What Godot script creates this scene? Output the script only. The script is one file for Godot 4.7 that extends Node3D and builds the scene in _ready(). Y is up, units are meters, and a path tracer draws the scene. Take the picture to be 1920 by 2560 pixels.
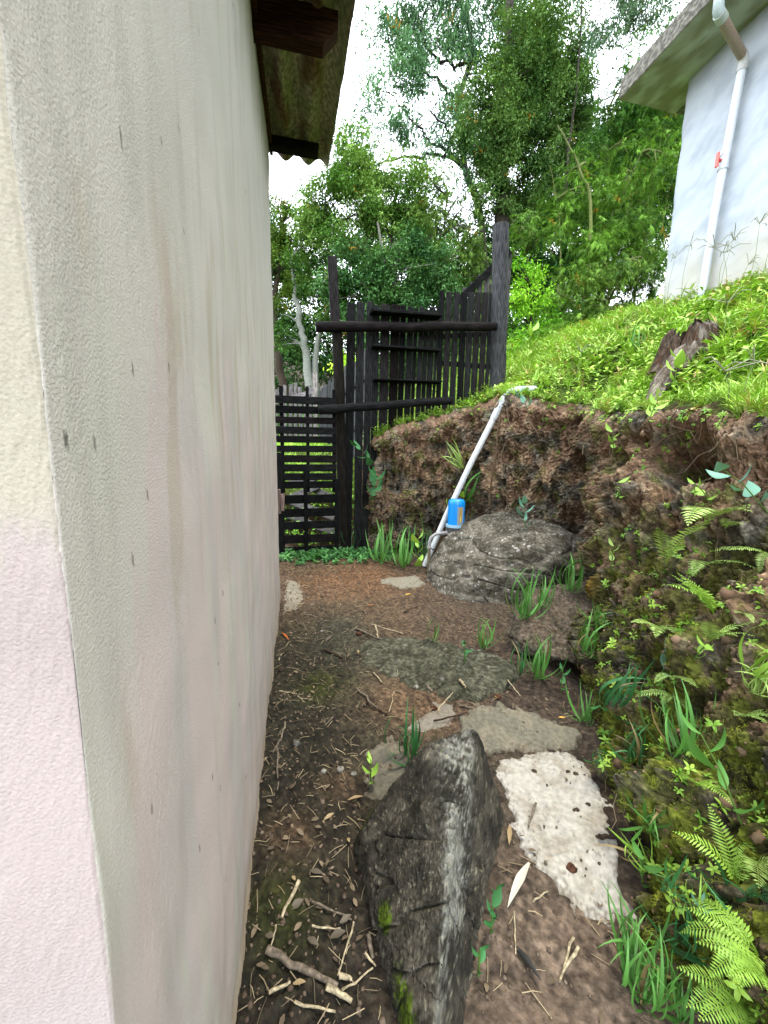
extends Node3D
# A narrow earth path between a plastered house wall and a cut bank, seen by a wide lens. Metres, y up.

var rng := RandomNumberGenerator.new()
var n_a := FastNoiseLite.new()
var n_b := FastNoiseLite.new()
var n_ridge := FastNoiseLite.new()
var n_cell := FastNoiseLite.new()
var mats := {}
var taken := {}
var polys: Array = []
var bank_p := PackedVector3Array()
var bank_n := PackedVector3Array()
var bank_nu := 0
var bank_nv := 0
var bank_f := PackedFloat32Array()

const STRAW := Color(0.42, 0.34, 0.22)

# ---------------------------------------------------------------- mesh building
class MB:
	var v := PackedVector3Array()
	var n := PackedVector3Array()
	var c := PackedColorArray()
	var i := PackedInt32Array()

	func tri(a: Vector3, b: Vector3, d: Vector3, col: Color) -> void:
		var m := (b - a).cross(d - a).normalized()
		var k := v.size()
		v.append(a); v.append(b); v.append(d)
		n.append(m); n.append(m); n.append(m)
		c.append(col); c.append(col); c.append(col)
		i.append(k); i.append(k + 2); i.append(k + 1)

	func quad(a: Vector3, b: Vector3, d: Vector3, e: Vector3, col: Color) -> void:
		var m := (d - a).cross(e - b).normalized()
		var k := v.size()
		v.append(a); v.append(b); v.append(d); v.append(e)
		for q in 4:
			n.append(m)
			c.append(col)
		i.append_array(PackedInt32Array([k, k + 2, k + 1, k, k + 3, k + 2]))

	# a bevelled box; jit moves the corners a little, so that no two planks are alike
	func box(x: Transform3D, s: Vector3, bev: float, col: Color, r: RandomNumberGenerator = null, jit := 0.0) -> void:
		var h := s * 0.5
		bev = minf(bev, minf(h.x, minf(h.y, h.z)) * 0.6)
		var p := []
		for q in 8:
			var sg := Vector3(1 if q & 1 else -1, 1 if q & 2 else -1, 1 if q & 4 else -1)
			var o := Vector3.ZERO
			if r:
				o = Vector3(r.randf_range(-jit, jit), r.randf_range(-jit, jit), r.randf_range(-jit, jit))
			var w := sg * h + o
			p.append([x * (w - Vector3(0, sg.y, sg.z) * bev), x * (w - Vector3(sg.x, 0, sg.z) * bev), x * (w - Vector3(sg.x, sg.y, 0) * bev)])
		var ce := x.origin
		var f := [[0, 0, 4, 6, 2], [0, 1, 3, 7, 5], [1, 0, 1, 5, 4], [1, 2, 6, 7, 3], [2, 0, 2, 3, 1], [2, 4, 5, 7, 6]]
		for a in f:
			out4(p[a[1]][a[0]], p[a[2]][a[0]], p[a[3]][a[0]], p[a[4]][a[0]], col, ce)
		for a in 3:
			var b := (a + 1) % 3
			var d := (a + 2) % 3
			for q in 8:
				if not q & (1 << a):
					var q2: int = q | (1 << a)
					out4(p[q][b], p[q2][b], p[q2][d], p[q][d], col, ce)
		for q in 8:
			if (p[q][1] - p[q][0]).cross(p[q][2] - p[q][0]).dot(p[q][0] - ce) > 0.0:
				tri(p[q][0], p[q][1], p[q][2], col)
			else:
				tri(p[q][0], p[q][2], p[q][1], col)

	func out4(a: Vector3, b: Vector3, d: Vector3, e: Vector3, col: Color, ce: Vector3) -> void:
		if (d - a).cross(e - b).dot((a + d) * 0.5 - ce) > 0.0:
			quad(a, b, d, e, col)
		else:
			quad(a, e, d, b, col)

	func tube(pts: PackedVector3Array, rad: PackedFloat32Array, sides: int, col: Color, caps := true, col2 := Color(-1, 0, 0)) -> void:
		var m := pts.size()
		var t := (pts[1] - pts[0]).normalized()
		var u := t.cross(Vector3.UP if absf(t.y) < 0.9 else Vector3.RIGHT).normalized()
		var base := v.size()
		for q in m:
			var t2 := (pts[mini(q + 1, m - 1)] - pts[maxi(q - 1, 0)]).normalized()
			u = (u - t2 * u.dot(t2)).normalized()
			var w := t2.cross(u)
			var cc := col if col2.r < 0.0 else col.lerp(col2, q / float(m - 1))
			for s in sides:
				var a := TAU * s / sides
				var d := u * cos(a) + w * sin(a)
				v.append(pts[q] + d * rad[q])
				n.append(d)
				c.append(cc)
		for q in m - 1:
			for s in sides:
				var a := base + q * sides + s
				var b := base + q * sides + (s + 1) % sides
				i.append_array(PackedInt32Array([a, a + sides, b, b, a + sides, b + sides]))
		if caps:
			for e in 2:
				var q := 0 if e == 0 else m - 1
				var d := (pts[0] - pts[1]).normalized() if e == 0 else (pts[m - 1] - pts[m - 2]).normalized()
				var k := v.size()
				v.append(pts[q] + d * rad[q] * 0.05); n.append(d); c.append(col)
				for s in sides:
					v.append(v[base + q * sides + s]); n.append(d); c.append(col)
				for s in sides:
					var a := k + 1 + s
					var b := k + 1 + (s + 1) % sides
					if e == 0:
						i.append_array(PackedInt32Array([k, a, b]))
					else:
						i.append_array(PackedInt32Array([k, b, a]))

	# a leaf or blade: starts at o, runs along dir, bends towards the ground, up is its face
	func leaf(o: Vector3, dir: Vector3, up: Vector3, l: float, w: float, bend: float, seg: int, col: Color, fold := 0.0, belly := 0.4) -> void:
		var p := o
		var d := dir.normalized()
		var side := d.cross(up).normalized()
		var k := v.size()
		for q in seg + 1:
			var f := q / float(seg)
			var ww := w * 0.5 * (minf(f / belly, 1.0) * 0.75 + 0.25 if f < belly else 1.0 - pow((f - belly) / (1.0 - belly), 1.6))
			var nn := side.cross(d).normalized()
			for e in 3:
				v.append(p + side * ww * (e - 1) + nn * (absf(e - 1) * fold * ww))
				n.append((nn - side * (e - 1) * fold).normalized())
				c.append(col)
			p += d * (l / seg)
			d = d.rotated(side, -bend / seg)
		for q in seg:
			for e in 2:
				var a := k + q * 3 + e
				i.append_array(PackedInt32Array([a, a + 3, a + 1, a + 1, a + 3, a + 4]))

	func mesh() -> ArrayMesh:
		var a := []
		a.resize(Mesh.ARRAY_MAX)
		a[Mesh.ARRAY_VERTEX] = v
		a[Mesh.ARRAY_NORMAL] = n
		a[Mesh.ARRAY_COLOR] = c
		a[Mesh.ARRAY_INDEX] = i
		var m := ArrayMesh.new()
		m.add_surface_from_arrays(Mesh.PRIMITIVE_TRIANGLES, a)
		return m

# a sheet of nu by nv points; its outside is the side from which u x v points at you, or the other with flip; keep (if given) tells which points carry faces
func sheet(p: PackedVector3Array, col: PackedColorArray, nu: int, nv: int, flip := false, keep := PackedByteArray(), normals_out: Array = []) -> ArrayMesh:
	var n := PackedVector3Array()
	n.resize(nu * nv)
	var sg := -1.0 if flip else 1.0
	for a in nu:
		var a0 := maxi(a - 1, 0) * nv
		var a1 := mini(a + 1, nu - 1) * nv
		for b in nv:
			n[a * nv + b] = ((p[a1 + b] - p[a0 + b]).cross(p[a * nv + mini(b + 1, nv - 1)] - p[a * nv + maxi(b - 1, 0)]) * sg).normalized()
	var ix := PackedInt32Array()
	ix.resize((nu - 1) * (nv - 1) * 6)
	var k := 0
	var has := keep.size() > 0
	for a in nu - 1:
		for b in nv - 1:
			var q := a * nv + b
			if has and not (keep[q] or keep[q + 1] or keep[q + nv] or keep[q + nv + 1]):
				continue
			if flip:
				ix[k] = q; ix[k + 1] = q + nv; ix[k + 2] = q + 1
				ix[k + 3] = q + 1; ix[k + 4] = q + nv; ix[k + 5] = q + nv + 1
			else:
				ix[k] = q; ix[k + 1] = q + 1; ix[k + 2] = q + nv
				ix[k + 3] = q + 1; ix[k + 4] = q + nv + 1; ix[k + 5] = q + nv
			k += 6
	ix.resize(k)
	var arr := []
	arr.resize(Mesh.ARRAY_MAX)
	arr[Mesh.ARRAY_VERTEX] = p
	arr[Mesh.ARRAY_NORMAL] = n
	arr[Mesh.ARRAY_COLOR] = col
	arr[Mesh.ARRAY_INDEX] = ix
	var m := ArrayMesh.new()
	m.add_surface_from_arrays(Mesh.PRIMITIVE_TRIANGLES, arr)
	normals_out.append(n)
	return m

# ---------------------------------------------------------------- names, labels, materials
func numbered(called: String) -> String:
	if not taken.has(called):
		taken[called] = 0
		return called
	taken[called] += 1
	return "%s_%03d" % [called, taken[called]]

func tag(o: Node, label: String, category: String, group := "") -> void:
	o.set_meta("label", label)
	o.set_meta("category", category)
	if group:
		o.set_meta("group", group)

func thing(called: String, label: String, category: String, at := Vector3.ZERO, group := "") -> Node3D:
	var o := Node3D.new()
	o.name = numbered(called)
	add_child(o)
	o.position = at
	tag(o, label, category, group)
	return o

func part(called: String, m: Mesh, mat: Material, parent: Node, at := Vector3.ZERO) -> MeshInstance3D:
	var o := MeshInstance3D.new()
	o.mesh = m
	o.material_override = mat
	if parent == self:
		o.name = numbered(called)
	else:
		var k := 0
		var nm := called
		while parent.has_node(NodePath(nm)):
			k += 1
			nm = "%s_%03d" % [called, k]
		o.name = nm
	parent.add_child(o)
	o.position = at
	return o

func struct(called: String, m: Mesh, mat: Material) -> MeshInstance3D:
	var o := part(called, m, mat, self)
	o.set_meta("kind", "structure")
	return o

func copies(called: String, m: Mesh, mat: Material, xf: Array, cols: PackedColorArray, parent: Node = self, stuff := true) -> MultiMeshInstance3D:
	var mm := MultiMesh.new()
	mm.transform_format = MultiMesh.TRANSFORM_3D
	mm.use_colors = true
	mm.mesh = m
	mm.instance_count = xf.size()
	for k in xf.size():
		mm.set_instance_transform(k, xf[k])
		mm.set_instance_color(k, cols[k])
	var o := MultiMeshInstance3D.new()
	o.multimesh = mm
	o.material_override = mat
	o.name = numbered(called) if parent == self else called
	parent.add_child(o)
	if stuff:
		o.set_meta("kind", "stuff")
	return o

func noise_tex(freq: float, oct: int, kind: int, lo: float, hi: float, bump := 0.0, size := 512, sd := 1) -> NoiseTexture2D:
	var f := FastNoiseLite.new()
	f.seed = sd
	f.noise_type = kind as FastNoiseLite.NoiseType
	f.frequency = freq
	f.fractal_octaves = oct
	f.fractal_gain = 0.55
	if kind == FastNoiseLite.TYPE_CELLULAR:
		f.cellular_return_type = FastNoiseLite.RETURN_DISTANCE
	var t := NoiseTexture2D.new()
	t.width = size
	t.height = size
	t.seamless = true
	t.seamless_blend_skirt = 0.2
	t.noise = f
	if bump > 0.0:
		t.as_normal_map = true
		t.bump_strength = bump
	else:
		var g := Gradient.new()
		g.set_color(0, Color(lo, lo, lo))
		g.set_color(1, Color(hi, hi, hi))
		t.color_ramp = g
	return t

func mat(called: String, rough: float, tex: Texture2D, nrm: Texture2D, nstr: float, scale: Vector3, world := true) -> StandardMaterial3D:
	var m := StandardMaterial3D.new()
	m.resource_name = called
	m.vertex_color_use_as_albedo = true
	m.roughness = rough
	m.metallic_specular = 0.3
	if tex or nrm:
		m.uv1_triplanar = true
		m.uv1_world_triplanar = world
		m.uv1_scale = scale
		m.uv1_triplanar_sharpness = 3.0
	if tex:
		m.albedo_texture = tex
	if nrm:
		m.normal_enabled = true
		m.normal_texture = nrm
		m.normal_scale = nstr
	mats[called] = m
	return m

func leafy(called: String, back: float, rough := 0.5) -> StandardMaterial3D:
	var m := StandardMaterial3D.new()
	m.resource_name = called
	m.vertex_color_use_as_albedo = true
	m.roughness = rough
	m.metallic_specular = 0.4
	m.cull_mode = BaseMaterial3D.CULL_DISABLED
	m.backlight_enabled = true
	m.backlight = Color(back, back, back * 0.7)
	mats[called] = m
	return m

func hexa(s: String, k := 1.0) -> Color:
	var c := Color(s).srgb_to_linear()
	return Color(c.r * k, c.g * k, c.b * k)

func cat(a: PackedVector3Array, f: float) -> Vector3:
	var k := clampi(int(floor(f)), 0, a.size() - 2)
	var t := f - k
	var p0 := a[maxi(k - 1, 0)]
	var p1 := a[k]
	var p2 := a[k + 1]
	var p3 := a[mini(k + 2, a.size() - 1)]
	return p1.cubic_interpolate(p2, p0, p3, t)

func bump3(p: Vector3, c: Vector3, r: Vector3) -> float:
	var q := (p - c) / r
	var s := q.length_squared()
	return exp(-s * sqrt(s))

# ---------------------------------------------------------------- the lie of the land
var BB := PackedVector3Array([Vector3(.8,-.05,1.2),Vector3(.95,0,.1),Vector3(1.18,0,-.7),Vector3(1.55,0,-1.17),Vector3(1.82,0,-1.6),Vector3(2.2,0,-2.3),Vector3(2.85,0,-3),Vector3(3.35,0,-3.8),Vector3(2.62,0,-4.45),Vector3(2.75,0,-5),Vector3(2.35,0,-5.4),Vector3(1.55,0,-5.55),Vector3(1.3,0,-5.72),Vector3(1.27,0,-6.6)])
var TT := PackedVector3Array([Vector3(2,1.5,1.2),Vector3(2.25,1.56,-.15),Vector3(2.5,1.64,-1.05),Vector3(2.62,1.72,-1.55),Vector3(2.68,1.77,-2.0),Vector3(2.74,1.83,-2.55),Vector3(2.98,1.9,-3.2),Vector3(3.3,2.04,-3.85),Vector3(2.66,2.2,-4.5),Vector3(2.95,2.28,-5.2),Vector3(2.45,2.1,-5.66),Vector3(1.62,1.86,-5.74),Vector3(1.36,1.72,-5.9),Vector3(1.34,1.7,-6.6)])
var FF := PackedVector3Array([Vector3(6,0,3),Vector3(7.5,0,1.6),Vector3(8.5,0,0),Vector3(9,0,-1.2),Vector3(9,0,-2.2),Vector3(9,0,-3.2),Vector3(9,0,-4.2),Vector3(9,0,-5.5),Vector3(9,0,-7),Vector3(8,0,-9),Vector3(6,0,-9.6),Vector3(4,0,-9.6),Vector3(2.4,0,-9.4),Vector3(1.5,0,-8.6)])

func hill_y(x: float, z: float) -> float:
	var xx := minf(x, 5.4) + (minf(maxf(x, 5.4), 12.0) - 5.4) * 0.45 + maxf(x - 12.0, 0.0) * 0.25
	return 1.83 + 0.58 * (xx - 2.6) + 0.08 * (-z - 2.4) + maxf(-z - 9.0, 0.0) * 0.12

func lawn_y(z: float) -> float:
	var kz := [-6.2, -7.6, -8.5, -11.0, -16.0, -25.0, -60.0, -140.0]
	var ky := [0.0, 1.1, 1.5, 1.72, 2.3, 4.5, 15.0, 38.0]
	if z > kz[0]:
		return 0.0
	for k in 7:
		if z > kz[k + 1]:
			var f: float = (z - kz[k]) / (kz[k + 1] - kz[k])
			return lerpf(ky[k], ky[k + 1], f)
	return 38.0

func land_y(x: float, z: float) -> float:
	var y := lerpf(lawn_y(z), hill_y(x, z), smoothstep(1.0, 3.5, x)) if z < -6.0 else lerpf(-0.3, hill_y(x, z) - 0.35, smoothstep(2.8, 4.5, x))
	if z < -6.0 and x > 1.3 and z > -9.7 and x < 9.2:
		y -= 0.3
	return y + n_a.get_noise_2d(x * 1.5, z * 1.5) * 0.08

func poly_depth(q: Vector2, poly: PackedVector2Array) -> float:   # distance to the outline, positive inside
	var d := 1e9
	var inside := false
	var j := poly.size() - 1
	for k in poly.size():
		var a := poly[k]
		var b := poly[j]
		d = minf(d, q.distance_squared_to(Geometry2D.get_closest_point_to_segment(q, a, b)))
		if (a.y > q.y) != (b.y > q.y) and q.x < (b.x - a.x) * (q.y - a.y) / (b.y - a.y) + a.x:
			inside = not inside
		j = k
	return sqrt(d) if inside else -sqrt(d)

func floor_smooth(x: float, z: float) -> float:
	return n_a.get_noise_2d(x * 2.2, z * 2.2) * 0.03 + 0.03 * smoothstep(0.25, 0.0, x) * clampf(-z - 0.4, 0.0, 1.0)

func floor_y(x: float, z: float) -> float:
	var y := floor_smooth(x, z)
	var rough := 1.0
	for p in polys:
		if p.box.has_point(Vector2(x, z)):
			rough *= 1.0 - 0.8 * smoothstep(-0.02, 0.05, poly_depth(Vector2(x, z), p.poly))
	var w := smoothstep(0.75, 0.2, x) * 0.6 + 0.4
	y += rough * w * (n_b.get_noise_2d(x * 16.0, z * 16.0) * 0.016 + n_ridge.get_noise_2d(x * 34.0, z * 34.0) * 0.007)
	if rough < 0.9:
		y -= (1.0 - rough) * 0.012
	return y

func bank_at(f: float, t: float) -> Vector3:
	var b := cat(BB, f)
	var tp := cat(TT, f)
	var tg := cat(BB, minf(f + 0.06, 13.0)) - cat(BB, maxf(f - 0.06, 0.0))
	var tg2 := cat(TT, minf(f + 0.06, 13.0)) - cat(TT, maxf(f - 0.06, 0.0))
	tg = tg.lerp(tg2, clampf(t, 0, 1))
	var out := Vector3(tg.z, 0, -tg.x).normalized()
	var near := smoothstep(6.0, 4.0, f)
	var tc := clampf(t, 0.0, 1.0)
	var h := lerpf(pow(tc, 1.35), 1.0 - pow(1.0 - tc, 1.35), near)
	var p := Vector3(lerpf(b.x, tp.x, h), lerpf(b.y, tp.y, t), lerpf(b.z, tp.z, h))
	out = (out + Vector3(0, 0.55 * near, 0.35 * near)).normalized()
	var d := n_a.get_noise_3d(p.x * 2.2, p.y * 2.0, p.z * 2.2) * 0.2
	d += n_b.get_noise_3d(p.x * 6.0, p.y * 2.4, p.z * 6.0) * 0.13
	d -= absf(n_b.get_noise_3d(p.x * 11.0 + 40.0, p.y * lerpf(10.0, 4.5, near), p.z * 11.0)) * 0.075
	d += n_ridge.get_noise_3d(p.x * 22.0, p.y * lerpf(22.0, 12.0, near), p.z * 22.0) * 0.03
	d += n_b.get_noise_3d(p.x * 55.0, p.y * 45.0, p.z * 55.0) * 0.022
	d += (0.35 - n_cell.get_noise_3d(p.x * 26.0, p.y * 26.0, p.z * 26.0) * 0.5) * 0.032 + (0.35 - n_cell.get_noise_3d(p.x * 60.0, p.y * 60.0, p.z * 60.0) * 0.5) * 0.016
	d -= 0.07 * smoothstep(-0.62, -0.9, n_cell.get_noise_3d(p.x * 8.0 + 9.0, p.y * 6.0, p.z * 8.0))
	# undercut below the roots, and the burrows in the face
	d -= 0.10 * exp(-pow((t - 0.62) / 0.2, 2.0)) * (0.6 + n_a.get_noise_2d(f * 5.0, 3.0))
	var fade := smoothstep(1.0, 0.86, t) * 0.85 + 0.15
	d *= fade
	d += 0.05 * exp(-pow((t - 0.94) / 0.06, 2.0))
	d -= 0.6 * bump3(p, Vector3(2.6, 1.5, -2.08), Vector3(0.35, 0.15, 0.19)) + 0.25 * bump3(p, Vector3(2.5, 1.3, -2.02), Vector3(0.3, 0.15, 0.1))
	d -= 0.22 * bump3(p, Vector3(2.68, 1.46, -2.7), Vector3(0.3, 0.1, 0.16)) + 0.2 * bump3(p, Vector3(2.7, 1.62, -2.5), Vector3(0.3, 0.06, 0.12))
	d -= 0.16 * bump3(p, Vector3(1.66, 0.36, -0.95), Vector3(0.25, 0.08, 0.09))
	d += 0.10 * bump3(p, Vector3(2.5, 1.25, -2.2), Vector3(0.3, 0.2, 0.1))
	return p + out * d + Vector3(0, n_a.get_noise_2d(f * 4.0, 7.0) * 0.05 * smoothstep(0.8, 1.0, t), 0)

func near_bank(p: Vector3) -> int:     # number of the bank's point nearest to p, of every fourth
	var best := 0
	var bd := 1e9
	for a in range(0, bank_nu, 3):
		for b in range(0, bank_nv, 3):
			var k := a * bank_nv + b
			var d := bank_p[k].distance_squared_to(p)
			if d < bd:
				bd = d
				best = k
	return best

func _ready() -> void:
	# camera
	var cam := Camera3D.new()
	cam.name = "camera"
	cam.fov = 105.56
	cam.near = 0.02
	cam.far = 400.0
	cam.position = Vector3(0.187, 1.5, 0)
	cam.basis = Basis.from_euler(Vector3(deg_to_rad(-8.8), deg_to_rad(-12.6), deg_to_rad(0.95)), EULER_ORDER_YXZ)
	add_child(cam)
	# sky: bright thin cloud
	var sky := ProceduralSkyMaterial.new()
	sky.sky_top_color = Color(0.93, 0.965, 1.0)
	sky.sky_horizon_color = Color(0.97, 0.985, 1.0)
	sky.sky_curve = 0.2
	sky.ground_bottom_color = Color(0.3, 0.3, 0.25)
	sky.ground_horizon_color = Color(0.5, 0.52, 0.45)
	sky.sun_angle_max = 40.0
	sky.sky_energy_multiplier = 1.25
	var env := Environment.new()
	env.background_mode = Environment.BG_SKY
	env.sky = Sky.new()
	env.sky.sky_material = sky
	env.tonemap_mode = Environment.TONE_MAPPER_LINEAR
	env.tonemap_exposure = 4.1
	env.sdfgi_enabled = true
	env.ssao_enabled = true
	env.ssil_enabled = true
	var we := WorldEnvironment.new()
	we.name = "world"
	we.environment = env
	add_child(we)
	var sun := DirectionalLight3D.new()
	sun.name = "sun"
	sun.light_energy = 0.32
	sun.light_angular_distance = 25.0
	sun.light_color = Color(1.0, 0.965, 0.9)
	sun.shadow_enabled = true
	add_child(sun)
	sun.look_at_from_position(Vector3(2.5, 10.0, -0.8), Vector3.ZERO, Vector3.FORWARD)

	rng.seed = 4711
	for k in 4:
		var f: FastNoiseLite = [n_a, n_b, n_ridge, n_cell][k]
		f.seed = 11 + k * 7
		f.frequency = 1.0
		f.noise_type = FastNoiseLite.TYPE_SIMPLEX_SMOOTH if k < 3 else FastNoiseLite.TYPE_CELLULAR
		f.fractal_octaves = [2, 3, 2, 1][k]
		if k == 3:
			f.fractal_type = FastNoiseLite.FRACTAL_NONE
			f.cellular_return_type = FastNoiseLite.RETURN_DISTANCE
		if k == 2:
			f.fractal_type = FastNoiseLite.FRACTAL_RIDGED
	make_materials()
	make_polys()
	make_house()
	make_ground()
	make_bank()
	make_neighbour()
	make_rocks()
	make_fence()
	make_gate()
	make_beyond()
	make_pipes()
	make_stump()
	make_trees()
	make_grass()
	make_plants()
	make_litter()
	#PICK

func make_materials() -> void:
	var fine := noise_tex(0.03, 4, FastNoiseLite.TYPE_SIMPLEX, 0.78, 1.0, 0.0, 512, 3)
	var grain := noise_tex(0.012, 5, FastNoiseLite.TYPE_SIMPLEX, 0.35, 1.0, 0.0, 512, 5)
	var blotch := noise_tex(0.014, 5, FastNoiseLite.TYPE_SIMPLEX, 0.45, 1.0, 0.0, 1024, 8)
	var speck := noise_tex(0.05, 4, FastNoiseLite.TYPE_VALUE, 0.3, 1.0, 0.0, 512, 9)
	var n_plaster := noise_tex(0.085, 4, FastNoiseLite.TYPE_SIMPLEX, 0, 1, 2.2, 1024, 21)
	var n_soil := noise_tex(0.018, 5, FastNoiseLite.TYPE_SIMPLEX, 0, 1, 9.0, 1024, 22)
	var n_grain := noise_tex(0.014, 4, FastNoiseLite.TYPE_SIMPLEX, 0, 1, 5.0, 512, 23)
	var n_smooth := noise_tex(0.006, 3, FastNoiseLite.TYPE_SIMPLEX, 0, 1, 6.0, 512, 24)
	mat("plaster", 0.9, noise_tex(0.2, 2, FastNoiseLite.TYPE_SIMPLEX, 0.93, 1.0, 0.0, 512, 31), n_plaster, 0.6, Vector3.ONE * 2.1)
	mat("soil", 1.0, speck, n_soil, 1.2, Vector3.ONE * 1.7)
	mat("mud", 0.85, speck, n_soil, 1.1, Vector3.ONE * 1.9)
	mat("rock", 0.9, blotch, n_soil, 0.9, Vector3.ONE * 1.6)
	mat("cement", 0.95, fine, n_soil, 0.28, Vector3.ONE * 1.7)
	mat("render", 0.8, null, n_smooth, 0.3, Vector3.ONE * 0.6)
	mat("slab", 0.95, blotch, n_soil, 0.5, Vector3.ONE * 0.9)
	mat("wood_up", 0.75, grain, n_grain, 0.9, Vector3(9, 0.7, 9))
	mat("wood_across", 0.75, grain, n_grain, 0.9, Vector3(0.7, 9, 9))
	for k in ["wood_up", "wood_across"]:
		mats[k].metallic_specular = 0.15
	mat("stump", 0.95, grain, n_soil, 1.0, Vector3(7, 1.2, 7))
	mat("sheet", 0.8, blotch, n_smooth, 0.3, Vector3(2.2, 2.2, 0.9))
	mat("bark", 0.9, blotch, n_grain, 0.8, Vector3(3, 1, 3))
	mat("pvc", 0.35, fine, null, 0.0, Vector3.ONE * 3.0)
	mat("plastic", 0.3, null, null, 0.0, Vector3.ONE).metallic_specular = 0.5
	mat("matt", 0.9, null, null, 0.0, Vector3.ONE)
	mat("woods_floor", 1.0, blotch, n_soil, 0.6, Vector3.ONE * 0.3)
	mats.plaster.albedo_color = Color(0.87, 0.865, 0.865)
	mats.render.albedo_color = Color(0.8, 0.805, 0.82)
	mats.cement.albedo_color = Color(0.83, 0.83, 0.83)
	mats.pvc.albedo_color = Color(0.97, 0.97, 0.97)
	leafy("leaf", 0.55, 0.5)
	leafy("tree_leaf", 0.6, 0.65).metallic_specular = 0.2
	leafy("moss", 0.2, 0.95)

func make_polys() -> void:
	var list := [
		[[1.0, -1.12, 1.08, -0.88, 1.25, -0.87, 1.33, -1.02, 1.42, -1.14, 1.5, -1.27, 1.53, -1.42, 1.585, -1.53, 1.3, -1.575, 1.13, -1.565, 1.06, -1.4], hexa("d3cec4", 0.95), 0.012, "white_cement_patch"],
		[[1.06, -1.6, 1.35, -1.58, 1.6, -1.545, 1.68, -1.66, 1.5, -1.83, 1.22, -1.97, 1.05, -1.86, 1.0, -1.72], hexa("8f8b7a", 0.85), 0.02, "grey_stone_slab"],
		[[0.03, -3.45, 0.17, -3.6, 0.24, -3.95, 0.2, -4.35, 0.03, -4.5], hexa("a9a08d", 0.8), 0.008, "pale_cement_patch"],
		[[1.1, -4.15, 1.35, -3.98, 1.6, -4.05, 1.58, -4.4, 1.3, -4.45, 1.12, -4.35], hexa("aba592", 0.8), 0.012, "pale_cement_patch"],
		[[0.46, -1.5, 0.56, -1.42, 0.68, -1.5, 0.76, -1.66, 0.66, -1.82, 0.5, -1.74], hexa("8f8b7d", 0.75), 0.01, "grey_cement_patch"],
		[[0.82, -1.78, 1.0, -1.82, 1.12, -2.02, 0.98, -2.07, 0.86, -1.95, 0.72, -1.86], hexa("b3aa9c", 0.8), 0.008, "pale_cement_patch"],
	]
	for a in list:
		var pts := PackedVector2Array()
		for k in range(0, a[0].size(), 2):
			pts.append(Vector2(a[0][k], a[0][k + 1]))
		var r := Rect2(pts[0], Vector2.ZERO)
		for q in pts:
			r = r.expand(q)
		polys.append({"poly": pts, "box": r.grow(0.12), "col": a[1], "h": a[2], "name": a[3]})

# ---------------------------------------------------------------- the house on the left
func wall_colour(along: float, y: float, end_wall: bool) -> Color:
	var green := hexa("cbc5bb")
	var pink := hexa("cec0b9")
	var grey := hexa("c4bcb6")
	var cream := hexa("cdc8ba")
	var c: Color
	if end_wall:
		var e := 1.43 + n_a.get_noise_2d(along * 9.0, 5.0) * 0.03
		c = hexa("bcaea9").lerp(hexa("b9b2a0"), smoothstep(e - 0.05, e + 0.04, y + n_b.get_noise_2d(along * 30.0, y * 12.0) * 0.05))
		c = c.lerp(hexa("bbb3af"), smoothstep(1.05, 0.85, y) * 0.7)
	else:
		# brushed patches whose lower edge steps from stroke to stroke
		var step := n_cell.get_noise_2d(along * 3.2 + 4.0, 0.5)
		var e := 1.72 + 0.35 * n_a.get_noise_2d(floor(along * 7.0) * 0.7, 2.0) + 0.12 * n_b.get_noise_2d(along * 22.0, 8.0) + 0.1 * step
		e -= 0.5 * smoothstep(0.75, 0.4, along)
		var k := smoothstep(e - 0.12, e + 0.05, y)
		var low := grey.lerp(pink, smoothstep(-0.25, 0.2, n_a.get_noise_2d(along * 3.5, y * 0.8 + 7.0)))
		c = low.lerp(green, k)
		c = c.lerp(hexa("c9c8b8"), 0.5 * smoothstep(0.1, 0.5, n_b.get_noise_2d(along * 5.0, y * 0.9)))
		c = c.lerp(hexa("a9a699"), 0.28 * smoothstep(0.1, 0.5, n_b.get_noise_2d(along * 7.0, y * 0.9 + 3.0)))
		c = c.lerp(hexa("8f8766"), 0.45 * smoothstep(3.1, 3.9, y + n_b.get_noise_2d(along * 9.0, 1.0) * 0.4))
		c = c.lerp(hexa("a39a88"), 0.35 * smoothstep(0.5, 0.05, y + n_b.get_noise_2d(along * 6.0, y * 4.0) * 0.3))
		c = c.lerp(hexa("aa9c80"), 0.4 * smoothstep(0.2, 0.5, n_b.get_noise_2d(along * 6.0 + 7.0, y * 1.1)) * smoothstep(0.6, 1.6, y) * smoothstep(2.8, 1.8, y))
		c = c.lerp(hexa("9c8a6c"), 0.7 * smoothstep(0.12, 0.02, y + n_b.get_noise_2d(along * 8.0, 4.0) * 0.05))
	var v := 1.0 + n_b.get_noise_2d(along * 3.0 + 9.0, y * 3.0) * 0.05
	return Color(c.r * v, c.g * v, c.b * v)

func plaster_bump(a: float, y: float) -> float:
	var band := smoothstep(-0.15, 0.3, n_a.get_noise_2d(a * 4.0 + 3.0, y * 1.5))
	return n_a.get_noise_2d(a * 2.0, y * 2.0) * 0.006 + n_b.get_noise_2d(a * 80.0, y * 80.0) * (0.0003 + 0.0008 * band)

func end_bump(al: float, y: float) -> float:
	return plaster_bump(al + 20.0, y) * 1.8 + n_b.get_noise_2d(al * 110.0, y * 110.0 + 31.0) * 0.0009 - 0.002 * smoothstep(0.0, 0.004, 0.004 - al)

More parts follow.
